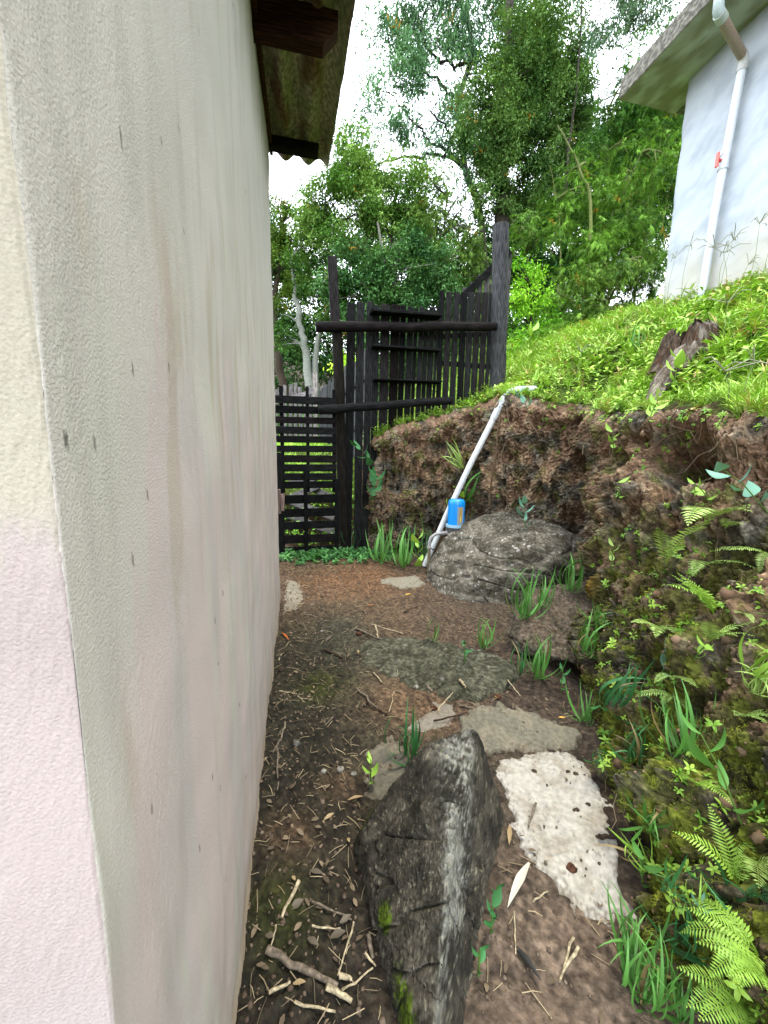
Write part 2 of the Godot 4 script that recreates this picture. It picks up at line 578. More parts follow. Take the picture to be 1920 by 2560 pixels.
func make_house() -> void:
	var h := thing("left_house", "cream and pink rough plastered house filling the left side under a corrugated roof", "house")
	var z0 := -0.352
	var z1 := -3.76
	var y0 := -0.25
	# long wall along the path
	var nu := 300
	var nv := 520
	var specks: Array = []
	for k in 70:
		specks.append(Vector3(0.37 * pow(9.0, rng.randf()), rng.randf_range(0.25, 3.3), rng.randf_range(0.003, 0.008)))
	var grid := {}
	for s in specks:
		var key := Vector2i(int(s.x * 20.0), int(s.y * 20.0))
		for dx in [-1, 0, 1]:
			for dy in [-1, 0, 1]:
				var kk := key + Vector2i(dx, dy)
				if not grid.has(kk):
					grid[kk] = []
				grid[kk].append(s)
	var p := PackedVector3Array()
	var col := PackedColorArray()
	p.resize(nu * nv)
	col.resize(nu * nv)
	for a in nu:
		var al := -z0 * pow(z1 / z0, a / float(nu - 1))
		var top := 3.9 + 0.22 * (al - 3.76) + 0.16
		for b in nv:
			var y := lerpf(y0, top, b / float(nv - 1))
			var k := a * nv + b
			var d := plaster_bump(al, y)
			d -= 0.002 * smoothstep(0.0, 0.004, 0.004 - (al + z0)) + 0.008 * smoothstep(0.06, 0.0, y) * -1.0
			p[k] = Vector3(d, y, -al if a > 0 else z0 + end_bump(0.001, y))
			var c := wall_colour(al, y, false)
			for s in grid.get(Vector2i(int(al * 20.0), int(y * 20.0)), []):
				if absf(al - s.x) < s.z * 0.3 and absf(y - s.y) < s.z:
					c = c * 0.3
			col[k] = c
	part("side_wall", sheet(p, col, nu, nv, false), mats.plaster, h)
	# end wall towards the camera
	nu = 200
	nv = 420
	p.resize(nu * nv)
	col.resize(nu * nv)
	for a in nu:
		var al := 0.001 + 1.2 * pow(a / float(nu - 1), 2.2)
		for b in nv:
			var y := lerpf(y0, 3.4, b / float(nv - 1))
			var k := a * nv + b
			p[k] = Vector3(-al if a > 0 else plaster_bump(-z0, y) - 0.002, y, z0 + end_bump(al, y))
			col[k] = wall_colour(al, y, true)
	part("end_wall", sheet(p, col, nu, nv, true), mats.plaster, h)
	# the two walls that the camera does not see
	var m := MB.new()
	m.box(Transform3D(Basis(), Vector3(-1.6, 1.7, -2.06)), Vector3(3.1, 3.9, 3.38), 0.01, hexa("bdb4a8"))
	part("wall_core", m.mesh(), mats.plaster, h)
	# corrugated sheet, rising away from the camera
	nu = 120
	nv = 60
	for side in 2:
		p = PackedVector3Array()
		col = PackedColorArray()
		for a in nu:
			var x := lerpf(-1.2, 0.52, a / float(nu - 1))
			for b in nv:
				var z := lerpf(1.0, -4.16, b / float(nv - 1))
				var y := 3.80 + 0.2 * (-z - 2.45) + 0.034 * cos((x - 0.23) * TAU / 0.205) + n_a.get_noise_2d(x * 3.0, z * 2.0) * 0.006
				p.append(Vector3(x + n_b.get_noise_1d(z * 8.0) * 0.004 * (1.0 if a == nu - 1 else 0.0), y + (0.007 if side else 0.0) + 0.03, z))
				var st := smoothstep(-0.1, 0.4, n_b.get_noise_2d(x * 6.0, z * 1.2))
				var c := hexa("bcb68e", 0.95).lerp(hexa("8a6d48", 0.85), st).lerp(hexa("a8ae78", 0.95), smoothstep(0.0, 0.4, n_a.get_noise_2d(x * 5.0 + 3.0, z * 2.0)))
				col.append(c if not side else hexa("6b675c", 0.6))
		part("roof_sheet", sheet(p, col, nu, nv, side == 0), mats.sheet, h)
	var e := MB.new()
	for b in 60:
		var z := lerpf(1.0, -4.15, b / 59.0)
		var z2 := lerpf(1.0, -4.15, (b + 1) / 59.0)
		var y := 3.83 + 0.2 * (-z - 2.45) + 0.034 * cos((0.52 - 0.23) * TAU / 0.205)
		var y2 := 3.83 + 0.2 * (-z2 - 2.45) + 0.034 * cos((0.52 - 0.23) * TAU / 0.205)
		var w := 0.524 + n_b.get_noise_1d(z * 8.0) * 0.004
		var w2 := 0.524 + n_b.get_noise_1d(z2 * 8.0) * 0.004
		if b < 59:
			e.quad(Vector3(w, y - 0.004, z), Vector3(w2, y2 - 0.004, z2), Vector3(w2, y2 + 0.014, z2), Vector3(w, y + 0.014, z), hexa("4a463f", 0.6))
	part("sheet_edge", e.mesh(), mats.sheet, h)
	# rafter end, purlin, trim
	for z in [-2.45, -0.55]:
		var r := MB.new()
		var yb: float = 3.64 + 0.22 * (-z - 2.45)
		var sec := [Vector2(-0.3, 0), Vector2(0.36, 0), Vector2(0.44, 0.09), Vector2(0.44, 0.17), Vector2(-0.3, 0.17)]
		var dk := hexa("573d28", 0.75)
		for k in 5:
			var a: Vector2 = sec[k]
			var b: Vector2 = sec[(k + 1) % 5]
			r.quad(Vector3(a.x, yb + a.y, z), Vector3(a.x, yb + a.y, z - 0.08), Vector3(b.x, yb + b.y, z - 0.08), Vector3(b.x, yb + b.y, z), dk)
		for k in 3:
			r.tri(Vector3(sec[0].x, yb, z), Vector3(sec[k + 1].x, yb + sec[k + 1].y, z), Vector3(sec[k + 2].x, yb + sec[k + 2].y, z), dk)
			r.tri(Vector3(sec[0].x, yb, z - 0.08), Vector3(sec[k + 2].x, yb + sec[k + 2].y, z - 0.08), Vector3(sec[k + 1].x, yb + sec[k + 1].y, z - 0.08), dk)
		part("rafter", r.mesh(), mats.wood_across, h)
	var pl := MB.new()
	pl.box(Transform3D(Basis(), Vector3(0.13, 4.02, -3.79)), Vector3(0.56, 0.085, 0.08), 0.006, hexa("3b332b", 0.6), rng, 0.004)
	part("purlin", pl.mesh(), mats.wood_across, h)
	var nl := MB.new()
	nl.tube(PackedVector3Array([Vector3(0.2, 4.03, -3.74), Vector3(0.2, 4.13, -3.74)]), PackedFloat32Array([0.003, 0.003]), 5, hexa("2a2622", 0.5))
	part("nail", nl.mesh(), mats.matt, h)
	var tr := MB.new()
	var bs := Basis(Vector3.RIGHT, atan(0.22))
	tr.box(Transform3D(bs, Vector3(0.013, 3.705 + 0.22 * (2.0 - 2.45) + 0.03, -2.0)), Vector3(0.026, 0.06, 4.0), 0.003, hexa("6b4a2e", 0.7), rng, 0.003)
	part("trim_board", tr.mesh(), mats.wood_across, h)

# ---------------------------------------------------------------- ground
func make_ground() -> void:
	# the wide land: one sheet to the horizon
	var xs := PackedFloat32Array()
	var zs := PackedFloat32Array()
	for k in 81:
		var f := (k - 40) / 40.0
		xs.append(2.0 + signf(f) * (absf(f) * 14.0 + pow(absf(f), 4.0) * 140.0))
	for k in 100:
		var f := k / 99.0
		zs.append(30.0 - 36.0 * minf(f / 0.2, 1.0) if f < 0.2 else -6.0 - (f - 0.2) / 0.8 * 24.0 - pow((f - 0.2) / 0.8, 4.0) * 110.0)
	var p := PackedVector3Array()
	var col := PackedColorArray()
	for x in xs:
		for z in zs:
			p.append(Vector3(x, land_y(x, z), z))
			var g := hexa("7fa83a", 0.5).lerp(hexa("4d3d2a", 0.7), smoothstep(-0.2, 0.35, n_a.get_noise_2d(x * 0.7, z * 0.7) + smoothstep(-11.5, -14.0, z)))
			col.append(g.lerp(hexa("4a3a28", 0.7), smoothstep(-7.6, -6.6, z)))
	struct("ground", sheet(p, col, 81, 100, false), mats.woods_floor)
	# the path
	xs.clear()
	zs.clear()
	var x := -0.12
	while x < 3.3:
		xs.append(x)
		x += 0.0105 + 0.004 * maxf(x - 1.0, 0.0)
	var z := 1.3
	while z > -6.45:
		zs.append(z)
		z -= 0.0075 + 0.0038 * absf(z + 0.8)
	p = PackedVector3Array()
	col = PackedColorArray()
	var spots := [
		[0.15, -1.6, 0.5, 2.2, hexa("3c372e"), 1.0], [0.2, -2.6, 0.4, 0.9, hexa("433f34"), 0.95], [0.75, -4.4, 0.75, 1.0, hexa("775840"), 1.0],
		[0.95, -3.3, 0.5, 0.6, hexa("6f5a47"), 0.8], [0.85, -2.1, 0.3, 0.35, hexa("7d6450"), 1.0], [0.5, -2.9, 0.35, 0.7, hexa("48463a"), 0.9], [0.6, -1.6, 0.2, 0.3, hexa("4a463a"), 0.8],
		[0.95, -0.75, 0.45, 0.4, hexa("75655a"), 0.9], [1.5, -2.8, 0.5, 0.9, hexa("605044"), 0.9], [1.8, -2.1, 0.5, 0.4, hexa("4e423a"), 0.9],
		[1.5, -1.2, 0.25, 0.6, hexa("463b33"), 0.9], [0.3, -2.35, 0.16, 0.14, hexa("4d5226"), 0.8], [0.12, -1.1, 0.1, 0.12, hexa("4a4f24"), 0.7],
		[0.3, -5.2, 0.6, 0.5, hexa("5d4b38"), 0.9], [0.35, -1.55, 0.1, 0.08, hexa("6e5b4a"), 0.8], [0.14, -1.35, 0.1, 0.1, hexa("75604d"), 0.7],
	]
	for xx in xs:
		for zz in zs:
			p.append(Vector3(xx, floor_y(xx, zz), zz))
			var c := hexa("554b42")
			for s in spots:
				var dx: float = (xx - s[0]) / s[2]
				var dz: float = (zz - s[1]) / s[3]
				var r := dx * dx + dz * dz
				if r < 5.0:
					var w: float = exp(-r) * s[5] * 1.3
					c = c.lerp(s[4], clampf(w + n_b.get_noise_2d(xx * 5.0, zz * 5.0) * 0.35 * minf(w * 2.0, 1.0), 0, 1))
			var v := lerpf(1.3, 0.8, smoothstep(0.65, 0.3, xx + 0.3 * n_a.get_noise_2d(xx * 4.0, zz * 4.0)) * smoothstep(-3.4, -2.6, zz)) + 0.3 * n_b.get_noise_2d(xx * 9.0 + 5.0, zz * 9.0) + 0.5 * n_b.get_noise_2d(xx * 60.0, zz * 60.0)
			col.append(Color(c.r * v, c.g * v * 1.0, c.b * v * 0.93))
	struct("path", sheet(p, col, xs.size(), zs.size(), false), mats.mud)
	# cement and stone showing through the soil, each with its ragged rim running under it
	for a in polys:
		var box: Rect2 = a.box.grow(-0.02)
		var st := 0.0085
		var nu := int(box.size.x / st) + 2
		var nv := int(box.size.y / st) + 2
		p = PackedVector3Array()
		col = PackedColorArray()
		var keep := PackedByteArray()
		for u in nu:
			for v in nv:
				var q := Vector2(box.position.x + u * st, box.position.y + v * st)
				var d := poly_depth(q, a.poly) + n_b.get_noise_2d(q.x * 9.0, q.y * 9.0) * 0.05 + n_b.get_noise_2d(q.x * 45.0, q.y * 45.0) * 0.008
				keep.append(1 if d > -0.035 else 0)
				var y: float = floor_smooth(q.x, q.y) - 0.014 + (a.h + 0.004) * smoothstep(-0.012, 0.012, d) + 0.004 * n_b.get_noise_2d(q.x * 7.0, q.y * 7.0) - 0.04 * smoothstep(0.0, -0.03, d)
				p.append(Vector3(q.x, y, q.y))
				var c: Color = a.col
				c = c.lerp(hexa("b5a892", 0.8), 0.5 * smoothstep(-0.1, 0.4, n_b.get_noise_2d(q.x * 6.0, q.y * 6.0 + 5.0)))
				c = c.lerp(hexa("5a4636"), 0.5 * smoothstep(0.45, 0.65, n_b.get_noise_2d(q.x * 40.0 + 7.0, q.y * 40.0) + smoothstep(0.07, 0.0, d) * 0.55))
				col.append(c)
		struct(a.name, sheet(p, col, nu, nv, true, keep), mats.cement)

func make_bank() -> void:
	# rows: finer where the camera is near
	var f := 0.0
	while f < 13.0:
		bank_f.append(f)
		var w := cat(BB, f)
		f += clampf(0.001 + 0.0022 * w.distance_to(Vector3(0.2, 1.0, -0.5)), 0.004, 0.011) / maxf(cat(BB, minf(f + 0.5, 13.0)).distance_to(cat(BB, maxf(f - 0.5, 0.0))), 0.2)
	bank_f.append(13.0)
	bank_nu = bank_f.size()
	bank_nv = 250
	var col := PackedColorArray()
	bank_p.resize(bank_nu * bank_nv)
	col.resize(bank_nu * bank_nv)
	var red := hexa("765b48")
	var brown := hexa("6b5948")
	var dark := hexa("4a4239")
	var ochre := hexa("8a6e50")
	var grey := hexa("6f685c")
	var moss := hexa("6f7428")
	var olive := hexa("55522c")
	for a in bank_nu:
		for b in bank_nv:
			var t := lerpf(-0.04, 1.0, b / float(bank_nv - 1))
			var p := bank_at(bank_f[a], t)
			var k := a * bank_nv + b
			bank_p[k] = p
			var n1 := n_a.get_noise_3d(p.x * 2.5, p.y * 3.5, p.z * 2.5)
			var n2 := n_b.get_noise_3d(p.x * 8.0, p.y * 8.0, p.z * 8.0)
			var n3 := n_b.get_noise_3d(p.x * 42.0, p.y * 36.0, p.z * 42.0)
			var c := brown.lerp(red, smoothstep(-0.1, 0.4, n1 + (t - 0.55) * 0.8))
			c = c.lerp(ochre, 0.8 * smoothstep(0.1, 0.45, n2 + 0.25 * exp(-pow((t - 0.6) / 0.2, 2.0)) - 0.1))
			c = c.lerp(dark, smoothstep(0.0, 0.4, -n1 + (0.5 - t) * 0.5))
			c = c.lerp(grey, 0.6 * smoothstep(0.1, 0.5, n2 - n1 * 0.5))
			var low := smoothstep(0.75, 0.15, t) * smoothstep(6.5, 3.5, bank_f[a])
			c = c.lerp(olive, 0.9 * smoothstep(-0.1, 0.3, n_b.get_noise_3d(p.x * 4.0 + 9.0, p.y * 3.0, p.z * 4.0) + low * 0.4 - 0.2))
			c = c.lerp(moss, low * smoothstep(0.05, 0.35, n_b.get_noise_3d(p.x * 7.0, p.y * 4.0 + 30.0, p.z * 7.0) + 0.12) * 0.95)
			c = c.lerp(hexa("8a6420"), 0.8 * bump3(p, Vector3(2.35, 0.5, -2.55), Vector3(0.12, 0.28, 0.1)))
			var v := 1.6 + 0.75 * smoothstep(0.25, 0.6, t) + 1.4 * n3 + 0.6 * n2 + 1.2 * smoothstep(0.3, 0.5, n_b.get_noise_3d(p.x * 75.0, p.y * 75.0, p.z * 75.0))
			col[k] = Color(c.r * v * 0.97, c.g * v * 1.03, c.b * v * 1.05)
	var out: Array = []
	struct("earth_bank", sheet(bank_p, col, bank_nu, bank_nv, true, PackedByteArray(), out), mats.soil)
	bank_n = out[0]
	# the slope above it
	var nu := bank_nu / 2
	var nv := 90
	var p2 := PackedVector3Array()
	col = PackedColorArray()
	for a in nu + 1:
		var k := mini(a * 2, bank_nu - 1)
		for b in nv:
			var q := hill_point(bank_f[k], b / float(nv - 1), bank_p[k * bank_nv + bank_nv - 1])
			p2.append(q)
			var c := hexa("5c4a33", 0.8).lerp(hexa("6f8a34", 0.6), smoothstep(-0.3, 0.3, n_b.get_noise_2d(q.x * 4.0, q.z * 4.0) + b / 30.0 - 0.2))
			col.append(c)
	struct("grassy_slope", sheet(p2, col, nu + 1, nv, true), mats.soil)

func hill_point(f: float, r: float, edge: Vector3) -> Vector3:
	var g := pow(r, 1.7)
	var e := cat(FF, f)
	var x := lerpf(edge.x, e.x, g)
	var z := lerpf(edge.z, e.z, g)
	var far := Vector2(x - edge.x, z - edge.z).length()
	var y := lerpf(edge.y + far * 0.25, hill_y(x, z), smoothstep(0.05, 1.1, far))
	y += n_b.get_noise_2d(x * 3.0, z * 3.0) * 0.05 * smoothstep(0.0, 0.2, far)
	return Vector3(x, y, z)

# ---------------------------------------------------------------- the house on the right
func make_neighbour() -> void:
	var h := thing("right_house", "pale blue white rendered house with flat concrete roof on the grassy slope", "house")
	var p := PackedVector3Array()
	var col := PackedColorArray()
	var nu := 160
	var nv := 150
	var r := 0.1
	for a in nu:
		# along the wall from the front, round the corner and along the back
		var s := a / float(nu - 1) * 8.0
		for b in nv:
			var y := lerpf(2.4, 6.45, b / float(nv - 1))
			var d := n_a.get_noise_3d(s * 1.5, y * 1.5, 3.0) * 0.016 + n_b.get_noise_3d(s * 6.0 + y * 3.0, y * 5.0, 1.0) * 0.006
			var q: Vector3
			var nn: Vector3
			if s < 5.9:
				q = Vector3(5.3, y, 1.0 - s)
				nn = Vector3(-1, 0, 0)
			elif s < 6.06:
				var an := (s - 5.9) / 0.16 * PI / 2
				q = Vector3(5.4 - cos(an) * 0.1, y, -4.9 - sin(an) * 0.1)
				nn = Vector3(-cos(an), 0, -sin(an))
			else:
				q = Vector3(5.4 + (s - 6.06), y, -5.0)
				nn = Vector3(0, 0, -1)
			p.append(q + nn * d)
			var c := hexa("c3c9cf").lerp(hexa("b4bbc2"), smoothstep(-0.2, 0.4, n_b.get_noise_2d(s * 2.5 + y, y * 2.0)))
			c = c.lerp(hexa("d0d4d8"), 0.4 * smoothstep(0.1, 0.4, n_b.get_noise_2d(s * 7.0 - y * 3.0, y * 6.0 + 9.0)))
			c = c.lerp(hexa("cfc6b0"), 0.7 * smoothstep(4.5, 3.6, y + n_b.get_noise_2d(s * 3.0, 2.0) * 0.3))
			col.append(c)
	part("wall", sheet(p, col, nu, nv, true), mats.render, h)
	# roof slab: worn concrete with a drip edge
	var m := MB.new()
	var dk := hexa("8d897f", 0.9)
	m.box(Transform3D(Basis(), Vector3(7.15, 6.525, -2.0)), Vector3(5.0, 0.24, 6.82), 0.012, dk, rng, 0.004)
	part("roof_slab", m.mesh(), mats.slab, h)
	p = PackedVector3Array()
	col = PackedColorArray()
	for a in 60:
		for b in 90:
			var q := Vector3(lerpf(4.66, 5.6, a / 59.0), 6.402 + 0.0, lerpf(1.3, -5.4, b / 89.0))
			q.y += n_b.get_noise_2d(q.x * 4.0, q.z * 4.0) * 0.001
			p.append(q)
			var c := hexa("cfd2c8", 0.95).lerp(hexa("aaa78e", 0.85), smoothstep(-0.3, 0.6, n_b.get_noise_2d(q.x * 3.0, q.z * 2.2) + smoothstep(-3.8, -5.2, q.z) * 0.3 + smoothstep(4.95, 4.7, q.x) * 0.3))
			c = c.lerp(hexa("7d775f", 0.8), 0.5 * smoothstep(0.3, 0.7, n_b.get_noise_2d(q.x * 6.0, q.z * 5.0 + 5.0)))
			col.append(c)
	part("soffit", sheet(p, col, 60, 90, true), mats.render, h)
	# downpipe with its fittings
	var dp := MB.new()
	var wh := hexa("d5dae2")
	var tan_ := hexa("a08c7c")
	dp.tube(PackedVector3Array([Vector3(5.215, 3.2, -4.3), Vector3(5.215, 4.4, -4.27), Vector3(5.215, 5.88, -4.17)]), PackedFloat32Array([0.043, 0.043, 0.043]), 20, wh)
	part("downpipe", dp.mesh(), mats.pvc, h)
	dp = MB.new()
	dp.tube(PackedVector3Array([Vector3(5.215, 5.86, -4.172), Vector3(5.213, 5.93, -4.165), Vector3(5.19, 5.98, -4.155), Vector3(5.15, 6.0, -4.145)]), PackedFloat32Array([0.05, 0.052, 0.052, 0.05]), 20, hexa("c4c4c4"))
	part("elbow", dp.mesh(), mats.pvc, h)
	dp = MB.new()
	dp.tube(PackedVector3Array([Vector3(5.17, 5.985, -4.15), Vector3(4.57, 6.05, -3.945)]), PackedFloat32Array([0.046, 0.046]), 20, tan_)
	part("sloping_pipe", dp.mesh(), mats.pvc, h)
	dp = MB.new()
	dp.tube(PackedVector3Array([Vector3(4.63, 6.045, -3.965), Vector3(4.54, 6.055, -3.935)]), PackedFloat32Array([0.052, 0.052]), 20, hexa("b9beb9"))
	dp.tube(PackedVector3Array([Vector3(4.56, 6.05, -3.94), Vector3(4.52, 6.08, -3.93), Vector3(4.51, 6.15, -3.925), Vector3(4.51, 6.9, -3.92)]), PackedFloat32Array([0.049, 0.049, 0.047, 0.045]), 20, hexa("aab6b6"))
	part("gutter_outlet", dp.mesh(), mats.pvc, h)
	dp = MB.new()
	for y in [4.92, 5.07]:
		dp.tube(PackedVector3Array([Vector3(5.215, y - 0.025, -4.2395), Vector3(5.215, y + 0.025, -4.236)]), PackedFloat32Array([0.053, 0.053]), 20, hexa("c9cdd6"))
	dp.tube(PackedVector3Array([Vector3(5.215, 4.9, -4.24), Vector3(5.215, 5.1, -4.235)]), PackedFloat32Array([0.048, 0.048]), 20, hexa("c9cdd6"))
	var valve := part("valve", dp.mesh(), mats.pvc, h)
	dp = MB.new()
	dp.tube(PackedVector3Array([Vector3(5.18, 4.99, -4.24), Vector3(5.13, 4.99, -4.24)]), PackedFloat32Array([0.018, 0.018]), 10, hexa("b03a30"))
	dp.box(Transform3D(Basis(), Vector3(5.118, 4.99, -4.24)), Vector3(0.022, 0.16, 0.04), 0.008, hexa("d8483c"))
	part("handle", dp.mesh(), mats.plastic, valve)

# ---------------------------------------------------------------- rocks
# A stone as the smooth meeting of planes [normal, point], roughened; all in metres round c
func stone(c: Vector3, planes: Array, sharp: float, n: int, rough: Callable, colour: Callable) -> ArrayMesh:
	var pn: Array[Vector3] = []
	var ph := PackedFloat32Array()
	for a in planes:
		var m: Vector3 = a[0].normalized()
		pn.append(m)
		ph.append(maxf(m.dot(a[1] - c), 0.01))
	var at := func(d: Vector3) -> Vector3:
		var s := 0.0
		for k in pn.size():
			var q := pn[k].dot(d) / ph[k]
			if q > 0.0:
				s += pow(q, sharp)
		var p := d * pow(s, -1.0 / sharp)
		return p + d * rough.call(p + c)
	var v := PackedVector3Array()
	var nn := PackedVector3Array()
	var col := PackedColorArray()
	var ix := PackedInt32Array()
	var axes := [[Vector3.RIGHT, Vector3.UP, Vector3.BACK], [Vector3.LEFT, Vector3.BACK, Vector3.UP], [Vector3.UP, Vector3.BACK, Vector3.RIGHT], [Vector3.DOWN, Vector3.RIGHT, Vector3.BACK], [Vector3.BACK, Vector3.RIGHT, Vector3.UP], [Vector3.FORWARD, Vector3.UP, Vector3.RIGHT]]
	for f in axes:
		var base := v.size()
		for a in n + 1:
			for b in n + 1:
				var s := tan((a / float(n) * 2.0 - 1.0) * PI / 4)
				var t := tan((b / float(n) * 2.0 - 1.0) * PI / 4)
				var d: Vector3 = (f[0] + f[1] * s + f[2] * t).normalized()
				var p: Vector3 = at.call(d)
				var e1: Vector3 = (f[1] - d * d.dot(f[1])).normalized() * (1.2 / n)
				var e2 := d.cross(e1)
				var p1: Vector3 = at.call((d + e1).normalized())
				var p2: Vector3 = at.call((d + e2).normalized())
				var m := (p1 - p).cross(p2 - p).normalized()
				v.append(p)
				nn.append(m)
				col.append(colour.call(p + c, m))
		for a in n:
			for b in n:
				var q := base + a * (n + 1) + b
				ix.append_array(PackedInt32Array([q, q + 1, q + n + 1, q + 1, q + n + 2, q + n + 1]))
	var arr := []
	arr.resize(Mesh.ARRAY_MAX)
	arr[Mesh.ARRAY_VERTEX] = v
	arr[Mesh.ARRAY_NORMAL] = nn
	arr[Mesh.ARRAY_COLOR] = col
	arr[Mesh.ARRAY_INDEX] = ix
	var m := ArrayMesh.new()
	m.add_surface_from_arrays(Mesh.PRIMITIVE_TRIANGLES, arr)
	return m

func make_rocks() -> void:
	# the upright stone in the foreground
	var c := Vector3(0.66, 0.08, -1.0)
	var pl := [
		[Vector3(0.745, 0.3, 0.595), Vector3(0.9, 0, -1.13)], [Vector3(-0.70, 0.71, 0.08), Vector3(0.62, 0.3, -0.95)], [Vector3(-1, 0.12, 0.1), Vector3(0.4, 0, -1.0)],
		[Vector3(0.05, 0.98, 0.18), Vector3(0.9, 0.36, -1.28)], [Vector3(-0.25, 0.3, -0.92), Vector3(0.85, 0.2, -1.40)], [Vector3(-0.72, 0.45, -0.53), Vector3(0.55, 0.12, -1.42)],
		[Vector3(0, 0.2, 1), Vector3(0.5, 0, -0.44)], [Vector3(0, -1, 0), Vector3(0.6, -0.12, -1)], [Vector3(1, 0.3, -0.2), Vector3(1.0, 0.1, -1.2)],
	]
	var rough := func(p: Vector3) -> float:
		var along := Vector3(p.x * 0.75 + p.z * 0.6, p.y, p.x * 0.6 - p.z * 0.75)
		var d := n_a.get_noise_3d(p.x * 5.0, p.y * 5.0, p.z * 5.0) * 0.012
		d -= maxf(0.0, 0.1 - absf(n_a.get_noise_3d(along.z * 6.0 + 2.0, p.y * 4.0, along.x * 1.1 + 5.0))) * 0.13
		d += n_b.get_noise_3d(along.z * 26.0, p.y * 24.0, along.x * 8.0) * 0.007
		return d + n_ridge.get_noise_3d(p.x * 45.0, p.y * 45.0, p.z * 45.0) * 0.0035
	var colour := func(p: Vector3, m: Vector3) -> Color:
		var n1: float = n_b.get_noise_3d(p.x * 7.0, p.y * 7.0, p.z * 7.0)
		var n2: float = n_b.get_noise_3d((p.x * 0.75 + p.z * 0.6) * 75.0, p.y * 60.0, (p.x * 0.6 - p.z * 0.75) * 26.0)
		var k := hexa("423f37", 0.78).lerp(hexa("605b50", 0.82), smoothstep(-0.3, 0.3, n1))
		# pale lichen along the crest, whitish flecks everywhere
		var off: float = p.x - (0.775 + (p.z + 1.2) * -0.5)
		var crest := smoothstep(0.06, 0.02, off) * smoothstep(-0.045 - 0.11 * smoothstep(-0.8, -1.35, p.z), -0.02, off) * smoothstep(0.08, 0.2, p.y)
		k = k.lerp(hexa("a9aaa0", 0.8), clampf(crest * (0.5 + n1 * 1.2 + n2 * 1.5), 0, 0.9))
		k = k.lerp(hexa("9a9582", 0.8), 0.7 * smoothstep(0.3, 0.5, n2 + n1 * 0.25))
		k = k.lerp(hexa("26241b"), 0.7 * smoothstep(0.15, 0.45, n_b.get_noise_3d(p.x * 12.0 + 4.0, p.y * 5.0, p.z * 12.0)))
		var mo := bump3(p, Vector3(0.41, 0.08, -0.72), Vector3(0.045, 0.09, 0.12)) + bump3(p, Vector3(0.42, 0.1, -1.32), Vector3(0.05, 0.06, 0.06)) + 0.8 * bump3(p, Vector3(0.72, 0.31, -1.25), Vector3(0.03, 0.05, 0.03)) + 0.8 * bump3(p, Vector3(0.42, 0.1, -0.95), Vector3(0.03, 0.04, 0.04))
		return k.lerp(hexa("566a1c", 0.9), smoothstep(0.25, 0.6, mo + n2 * 0.5))
	var o := part("wedge_stone", stone(c, pl, 34.0, 160, rough, colour), mats.rock, self, c)
	tag(o, "dark wedge shaped stone with pale lichen crest standing in the foreground path", "rock")
	# the big boulder below the filter
	c = Vector3(2.5, 0.1, -3.95)
	pl = [
		[Vector3(-1, 0.25, 0.1), Vector3(1.62, 0.1, -4.0)], [Vector3(-0.62, 0.76, 0.2), Vector3(1.95, 0.40, -4.0)], [Vector3(-0.1, 0.98, 0.15), Vector3(2.6, 0.72, -3.9)], [Vector3(0.45, 0.85, 0.25), Vector3(3.3, 0.62, -3.75)],
		[Vector3(-0.1, 0.45, 0.9), Vector3(2.6, 0.34, -3.3)], [Vector3(-0.55, 0.15, 0.82), Vector3(1.75, 0.1, -3.6)], [Vector3(0.3, -0.35, 0.88), Vector3(2.5, 0.0, -3.3)], [Vector3(0, 0.3, -1), Vector3(2.4, 0.3, -4.7)],
		[Vector3(1, 0, 0), Vector3(3.7, 0, -4)], [Vector3(0, -1, 0), Vector3(2.4, -0.25, -4)], [Vector3(-0.75, 0.1, -0.65), Vector3(1.75, 0.1, -4.5)],
	]
	rough = func(p: Vector3) -> float:
		var h := p.y + (p.x - 2.4) * 0.08
		var d := n_a.get_noise_3d(p.x * 2.4, p.y * 3.0, p.z * 2.4) * 0.06
		d -= maxf(0.0, 0.08 - absf(n_a.get_noise_3d(p.x * 0.9, h * 3.0, p.z * 0.9 + 3.0))) * 0.3
		d += n_b.get_noise_3d(p.x * 9.0, h * 16.0, p.z * 9.0) * 0.006
		return d + n_ridge.get_noise_3d(p.x * 30.0, p.y * 30.0, p.z * 30.0) * 0.0025
	colour = func(p: Vector3, m: Vector3) -> Color:
		var n1: float = n_b.get_noise_3d(p.x * 5.0, p.y * 9.0, p.z * 5.0)
		var n2: float = n_b.get_noise_3d(p.x * 42.0, p.y * 42.0, p.z * 42.0)
		var k := hexa("5f594b", 0.85).lerp(hexa("8a8375", 0.88), smoothstep(-0.3, 0.35, n1))
		k = k.lerp(hexa("b5ae9c"), 0.45 * smoothstep(0.2, 0.5, n2 * 0.9 + n1 * 0.2 + m.y * 0.06))
		k = k.lerp(hexa("d8d5cc"), 0.9 * smoothstep(0.36, 0.55, n_b.get_noise_3d(p.x * 14.0 + 3.0, p.y * 20.0, p.z * 14.0)))
		return k.lerp(hexa("453f33"), 0.5 * smoothstep(0.1, 0.4, n_b.get_noise_3d(p.x * 3.0 + 7.0, p.y * 7.0, p.z * 3.0)))
	o = part("boulder", stone(c, pl, 6.0, 96, rough, colour), mats.rock, self, c)
	tag(o, "big rounded grey boulder with white flecks jutting from the bank below the blue filter", "rock")
	# overhanging ledge stone
	c = Vector3(2.2, 0.12, -2.4)
